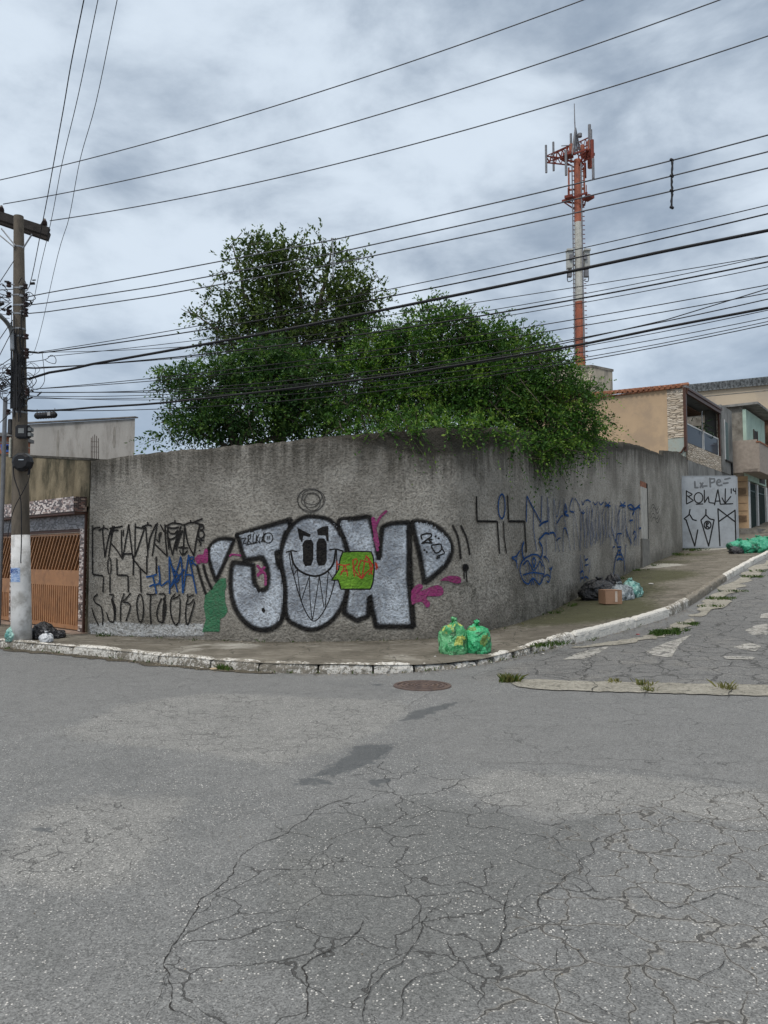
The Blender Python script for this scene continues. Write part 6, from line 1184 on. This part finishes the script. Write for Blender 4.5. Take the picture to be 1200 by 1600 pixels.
mg_ = bagmat('green_bag_plastic', [(.05, .31, .11), (.16, .48, .22), (.06, .17, .07), (.40, .46, .09)], sc=10); mg2 = bagmat('green_bag_plastic_dense', [(.02, .33, .12), (.06, .46, .20), (.02, .16, .06), (.14, .24, .05)], sc=10); mg3 = bagmat('green_bag_plastic_far', [(.02, .27, .14), (.05, .38, .23), (.015, .12, .07)], sc=3.2); mk_ = bagmat('black_bag_plastic', [(.012, .012, .014), (.03, .03, .035), (.008, .008, .009)], .32); mgr = bagmat('grey_bag_plastic', [(.22, .26, .28), (.36, .40, .42), (.10, .12, .13)], .35); mt_ = bagmat('teal_bag_plastic', [(.12, .34, .30), (.30, .52, .46), (.08, .2, .18)], .3); mw_ = bagmat('white_bag_plastic', [(.5, .52, .54), (.62, .64, .66), (.35, .37, .4)], .4)
def bag(loc, size, mat, label, seed, knot=(0, 0), group=None, cat='rubbish bag', name='rubbish_bag', flat=.2, tie=True):
    bm = bmesh.new(); bmesh.ops.create_icosphere(bm, subdivisions=5, radius=1); from mathutils import noise as mn
    for v in bm.verts:
        p_ = v.co.copy(); a = math.atan2(p_.y, p_.x); top = max(0, p_.z)
        n1 = mn.noise(p_*1.6+Vector((seed, 0, 0))); n2 = mn.noise(p_*4.2+Vector((0, seed, 0))); n3 = abs(mn.noise(Vector((a*2.2+seed, p_.z*1.2, seed)))); n4 = 1-abs(mn.noise(p_*7+Vector((seed, seed, 0)))*2)
        r = 1+.20*n1+.11*n2-.10*n3*(.4+top)+.035*n4
        q = p_*r
        if q.z < -.55: q.z = -.55-(q.z+.55)*.12; q.x *= 1.06; q.y *= 1.06
        if top > .72:
            f_ = (top-.72)/.28; q.x = q.x*(1-f_*.5)+knot[0]*f_; q.y = q.y*(1-f_*.5)+knot[1]*f_
        v.co = Vector((q.x*size[0]/2, q.y*size[1]/2, (q.z+.56)*size[2]/1.56))
    me = bpy.data.meshes.new(name); bm.to_mesh(me); bm.free(); me.polygons.foreach_set('use_smooth', [True]*len(me.polygons)); me.materials.append(mat)
    root = empty(name, loc, label, cat, group); o = bpy.data.objects.new('sack', me); COL.objects.link(o); o.parent = root
    if tie:
        mb = MB(); k = Vector((knot[0]*size[0]/2, knot[1]*size[1]/2, size[2]*.97)); R_ = random.Random(seed)
        for i in range(5):
            a = i*1.26+R_.random(); e_ = k+Vector((math.cos(a)*.10*size[0], math.sin(a)*.10*size[0], .11*size[2]*R_.uniform(.5, 1.3))); mb.tube([k-Vector((0, 0, .05)), k.lerp(e_, .5)+Vector((0, 0, .02)), e_], [.035*size[0]/.6, .02, .028], 5)
        o2 = mb.build('knotted_neck', mat, None, smooth=True); o2.parent = root
    return root
def gb_(u, v, h=.13): q = ghit(u, v, h); return (q[0], q[1]+.22, q[2]-.01)
bag(gb_(709, 1025, .09), (.46, .44, .52), mg_, 'translucent green bag with yellow scraps, left one of the pair on the kerb corner', 3, (.12, 0)); bag(gb_(749, 1023, .09), (.43, .42, .46), mg2, 'denser green bag, right one of the pair on the kerb corner', 9, (-.05, 0))
bag(gb_(938, 938), (.84, .62, .50), mk_, 'large slumped black bag against the wall behind the cardboard box', 5, (.1, 0)); bag(gb_(962, 929), (.52, .42, .52), mk_, 'smaller black bag between the large black bag and the grey bag', 12, (.1, 0), tie=False)
bag(gb_(976, 938), (.60, .46, .38), mgr, 'crumpled grey bag right of the cardboard box', 6, (-.2, 0)); bag(gb_(991, 934), (.50, .46, .42), mt_, 'pale teal knotted bag at the right end of the rubbish by the wall', 8, (-.1, 0))
q = gb_(953, 943); bxr = empty('cardboard_box', (q[0], q[1]-.25, q[2]+.01), 'brown taped cardboard box in front of the black bags', 'box')
m_card = simple('brown_cardboard', (.33, .20, .13), .85, .08, 3, dirt=(.27, .165, .105)); mb = MB(); R_ = Matrix.Rotation(.16, 3, 'Z')
for s_, sz in (((0, 0, .155), (.40, .36, .31)),): mb.box(s_, sz, .16)
o = mb.build('carton', m_card); o.parent = bxr; mb = MB(); mb.box(R_@Vector((-.09, 0, .315)), (.19, .37, .008), .2); mb.box(R_@Vector((.10, 0, .315)), (.19, .37, .008), .12); o = mb.build('flap', m_card); o.parent = bxr
mb = MB(); mb.box(R_@Vector((.06, -.182, .17)), (.055, .004, .24), .16); o = mb.build('tape', simple('packing_tape', (.5, .42, .36), .3)); o.parent = bxr
bag(gb_(11, 1003), (.28, .28, .26), mt_, 'small green bag left of the pole foot', 21); bag((gb_(17, 996)[0], gb_(17, 996)[1]+.25, .13), (.30, .26, .24), mw_, 'small white bag half hidden left of the pole foot', 22, tie=False)
bag(gb_(58, 1000), (.44, .36, .30), mk_, 'black bag right of the pole foot', 23, (.1, 0), tie=False); bag(gb_(77, 999), (.38, .30, .18), mk_, 'flatter dark bag at the right end of the rubbish by the pole', 24, tie=False)
q = gb_(68, 1004); bag((q[0], q[1]-.12, q[2]), (.23, .22, .17), mw_, 'little white bag in front of the black ones by the pole', 25)
for (u, v, sx_, sz_, mt2, lab, sd_) in ((1161, 862, 1.0, .50, mg3, 'leftmost green bag of the heap beyond the gate', 31), (1176, 865, .85, .55, mg3, 'front green bag in the middle of the heap beyond the gate', 32), (1190, 862, .9, .62, mg3, 'tall teal green bag right of the heap middle beyond the gate', 33), (1204, 864, 1.0, .6, mg3, 'green bag cut by the right edge of the picture', 34)):
    q = ghit(u, v, .1); bag((q[0], q[1]+.3, q[2]), (sx_, .7, sz_), mt2, lab, sd_)
q = ghit(1153, 866, .1); bag((q[0], q[1]+.1, q[2]), (.6, .5, .32), mk_, 'small dark bag at the foot of the gate beside the green heap', 35, tie=False)

# ============================================================ MANHOLE, WEEDS, LITTER
q = ghit(660, 1072); mh = empty('manhole_cover', (q[0], q[1], q[2]), 'round rusty iron manhole cover with concentric ring pattern in the road', 'manhole cover')
m_iron = simple('rusty_cast_iron', (.085, .062, .055), .7, .3, 12, dirt=(.13, .09, .07), dscale=9)
def ringmesh(nm, rs, zs, mat): 
    V = []; F = []; n_ = 64
    for r, z_ in zip(rs, zs):
        for i in range(n_): a = 2*PI*i/n_; V.append((r*math.cos(a), r*math.sin(a), z_))
    for j in range(len(rs)-1):
        for i in range(n_): F.append((j*n_+i, j*n_+(i+1) % n_, (j+1)*n_+(i+1) % n_, (j+1)*n_+i))
    F.append(tuple(range(n_))); me = bpy.data.meshes.new(nm); me.from_pydata(V, [], F); me.update(); me.materials.append(mat); o = bpy.data.objects.new(nm, me); COL.objects.link(o); o.parent = mh; return o
rs = [.035]; zs = [.016]
for r in (.06, .12, .18, .24): rs += [r, r+.004, r+.03, r+.034]; zs += [.008, .019, .019, .008]
ringmesh('cover', rs+[.295, .30], zs+[.008, .0], m_iron); ringmesh('frame', [.31, .313, .355, .362], [.004, .017, .017, .003], m_iron)
mb = MB(); 
for k in range(12): a = k*PI/6; mb.box((math.cos(a)*.155, math.sin(a)*.155, .013), (.05, .014, .008), a)
o = mb.build('cover_studs', m_iron); o.parent = mh
m_grass = leaf_mat('kerb_weed', (.03, .06, .014), (.055, .10, .02), (.17, .16, .06))
V = []; tt = []
def tuft(x_, y_, z_, n_, h_, spread, dry=0.):
    for i in range(n_):
        if i % 9 == 0: ca = rng.uniform(0, 2*PI); cr_ = spread*rng.random()**.8; cx_, cy_ = x_+cr_*math.cos(ca), y_+cr_*math.sin(ca)
        bx, by = cx_+rng.normal()*.03, cy_+rng.normal()*.03; hh = h_*rng.uniform(.4, 1.2); ln = rng.normal(size=2)*hh*.5; wv = rng.normal(size=2); wv /= np.linalg.norm(wv)+1e-9; wv *= .006+.005*rng.random()
        zb3 = z_; V.extend([(bx-wv[0], by-wv[1], zb3), (bx+wv[0], by+wv[1], zb3), (bx+ln[0]*.6+wv[0]*.7, by+ln[1]*.6+wv[1]*.7, zb3+hh*.7), (bx+ln[0]*1.2, by+ln[1]*1.2, zb3+hh)]); t_ = min(1, max(0, rng.random()*.6+dry)); tt.extend([t_]*4)
for u, v, n_, h_, s_, dr in ((640, 1040, 90, .07, .14, .1), (715, 1035, 160, .06, .25, .3), (612, 1046, 40, .05, .1, .2), (845, 1010, 120, .06, .20, .0), (797, 1065, 160, .11, .10, .6), (1010, 1072, 70, .09, .07, .6), (1016, 1080, 40, .07, .05, .8), (1135, 1078, 60, .10, .08, .7), (960, 1066, 40, .06, .12, .7), (870, 1006, 100, .06, .2, .0), (1042, 990, 700, .075, .26, .0), (1030, 993, 200, .06, .16, .0), (1058, 985, 200, .06, .2, .05), (1080, 976, 160, .06, .2, .1),
                         (1180, 902, 200, .08, .5, .1), (1130, 936, 260, .07, .35, .05), (1148, 925, 140, .07, .35, .1), (1112, 948, 120, .06, .3, .1), (1196, 893, 120, .08, .5, .1), (360, 1046, 140, .09, .14, .05), (385, 1046, 50, .06, .12, .1), (290, 1034, 50, .05, .12, .1), (180, 992, 160, .08, .35, .05), (200, 991, 80, .07, .2, .1), (25, 1013, 60, .05, .12, .1), (580, 1046, 30, .05, .1, .1), (300, 1033, 60, .05, .2, .1), (1080, 861, 200, .14, .7, .1), (1060, 868, 160, .12, .5, .2), (900, 947, 90, .07, .3, .1), (870, 958, 60, .06, .3, .1), (960, 905, 100, .08, .5, .1), (1020, 884, 100, .08, .6, .1), (700, 1000, 30, .05, .2, .3), (1000, 892, 80, .08, .4, .1)):
    onp = (u, v) in ((180, 992), (200, 991), (1080, 861), (1060, 868), (900, 947), (870, 958), (960, 905), (1020, 884), (700, 1000), (1000, 892), (845, 1010), (870, 1006)); q = ghit(u, v, .12 if onp else .0); tuft(q[0], q[1], q[2]-.005, n_, h_, s_, dr)
for s_ in np.arange(14, 36, .35):   # sparse sprigs in the kerb joints
    a = kat(s_+rng.uniform(-.15, .15)); tuft(a[0], a[1], G(a[0], a[1])+.004, int(rng.integers(3, 12)), .05, .07, .3)
for s_ in np.arange(0.3, 30, .5):
    x_, y_ = wxy(s_+rng.uniform(-.2, .2)); nx_, ny_ = wn(s_); tuft(float(x_+nx_*.05), float(y_+ny_*.05), G(float(x_), float(y_))+.125, int(rng.integers(2, 9)), .06, .12, .25)
tag(fast('weeds', V, np.arange(len(V)).reshape(-1, 4), m_grass, attrs={'tint': tt}), 'small grass weeds in kerb joints, gutter and along the wall foot', kind='stuff')
# grit and dead leaves gathered along kerb and wall
V = []; F = []
def chip(x_, y_, z_, s_):
    a = rng.uniform(0, 2*PI); c_, n_ = math.cos(a)*s_, math.sin(a)*s_; k = len(V); tl = rng.uniform(.0, .5)*s_; V.extend([(x_-c_, y_-n_, z_), (x_+n_*.6, y_-c_*.6, z_+tl), (x_+c_, y_+n_, z_+tl*.5), (x_-n_*.6, y_+c_*.6, z_+.002)]); F.append((k, k+1, k+2, k+3))
m_chip, t, b = new_mat('grit_and_dead_leaves'); g_ = t.n.new('ShaderNodeNewGeometry'); c = t.mix(t.ramp(g_.outputs['Random Per Island'], 0, .8, smooth=False), (.06, .045, .03), (.26, .22, .16)); c = t.mix(t.ramp(g_.outputs['Random Per Island'], .93, .97), c, (.5, .48, .44)); t.set(b.inputs['Base Color'], c); b.inputs['Roughness'].default_value = .9
for i in range(2600):
    s_ = rng.uniform(12, 38); a = kat(s_); a2 = kat(s_+.05); tv = (a2-a)/np.linalg.norm(a2-a); nv_ = np.array([-tv[1], tv[0]]); o_ = -abs(rng.normal())*.12-.01; x_, y_ = a+nv_*o_; chip(x_, y_, G(x_, y_)+.010, rng.uniform(.006, .022))
for i in range(1800):
    s_ = rng.uniform(0, 34); x_, y_ = wxy(s_); nx_, ny_ = wn(s_); o_ = abs(rng.normal())*.35+.02; x_ = float(x_+nx_*o_); y_ = float(y_+ny_*o_); chip(x_, y_, G(x_, y_)+.145, rng.uniform(.006, .025))
for i in range(500): x_ = rng.uniform(-5, 6); y_ = rng.uniform(2.5, 9.5); chip(x_, y_, G(x_, y_)+.004, rng.uniform(.003, .008))
tag(fast('grit', V, F, m_chip), 'grit and dead leaves gathered along the kerb and the wall foot', kind='stuff')
m_lit = simple('white_litter', (.55, .54, .51), .7, .1, 5); m_lit2 = simple('beige_litter', (.42, .33, .22), .8, .2, 5); m_lit3 = simple('red_litter', (.25, .05, .06), .6)
for (u, v, s_, mt2, lab, h) in ((334, 1046, .10, m_lit2, 'crumpled beige paper scrap in the gutter at the left', 0), (507, 995, .03, m_lit, 'tiny white scrap at the wall foot below the letters', .14), (315, 1044, .05, m_lit, 'small white scrap in the left gutter beside the beige one', 0), (997, 992, .07, m_lit3, 'dark red scrap below the white kerb', 0), (915, 936, .05, m_lit, 'white scrap left of the large black bag', .14), (1017, 913, .13, m_lit, 'flat white scrap on the mossy pavement right of the bags', .14), (680, 1026, .03, m_lit, 'tiny white crumb left of the green bag pair', .14), (848, 1022, .05, m_lit, 'white lump at the foot of the corner kerb', 0)):
    q = ghit(u, v, h); bm = bmesh.new(); bmesh.ops.create_icosphere(bm, subdivisions=2, radius=s_/2)
    for v_ in bm.verts: v_.co *= rnd.uniform(.6, 1.3); v_.co.z = abs(v_.co.z)*.45
    me = bpy.data.meshes.new('litter'); bm.to_mesh(me); bm.free(); me.materials.append(mt2); o = bpy.data.objects.new('litter', me); COL.objects.link(o); o.location = (q[0], q[1], q[2]+.004); tag(o, lab, 'litter')
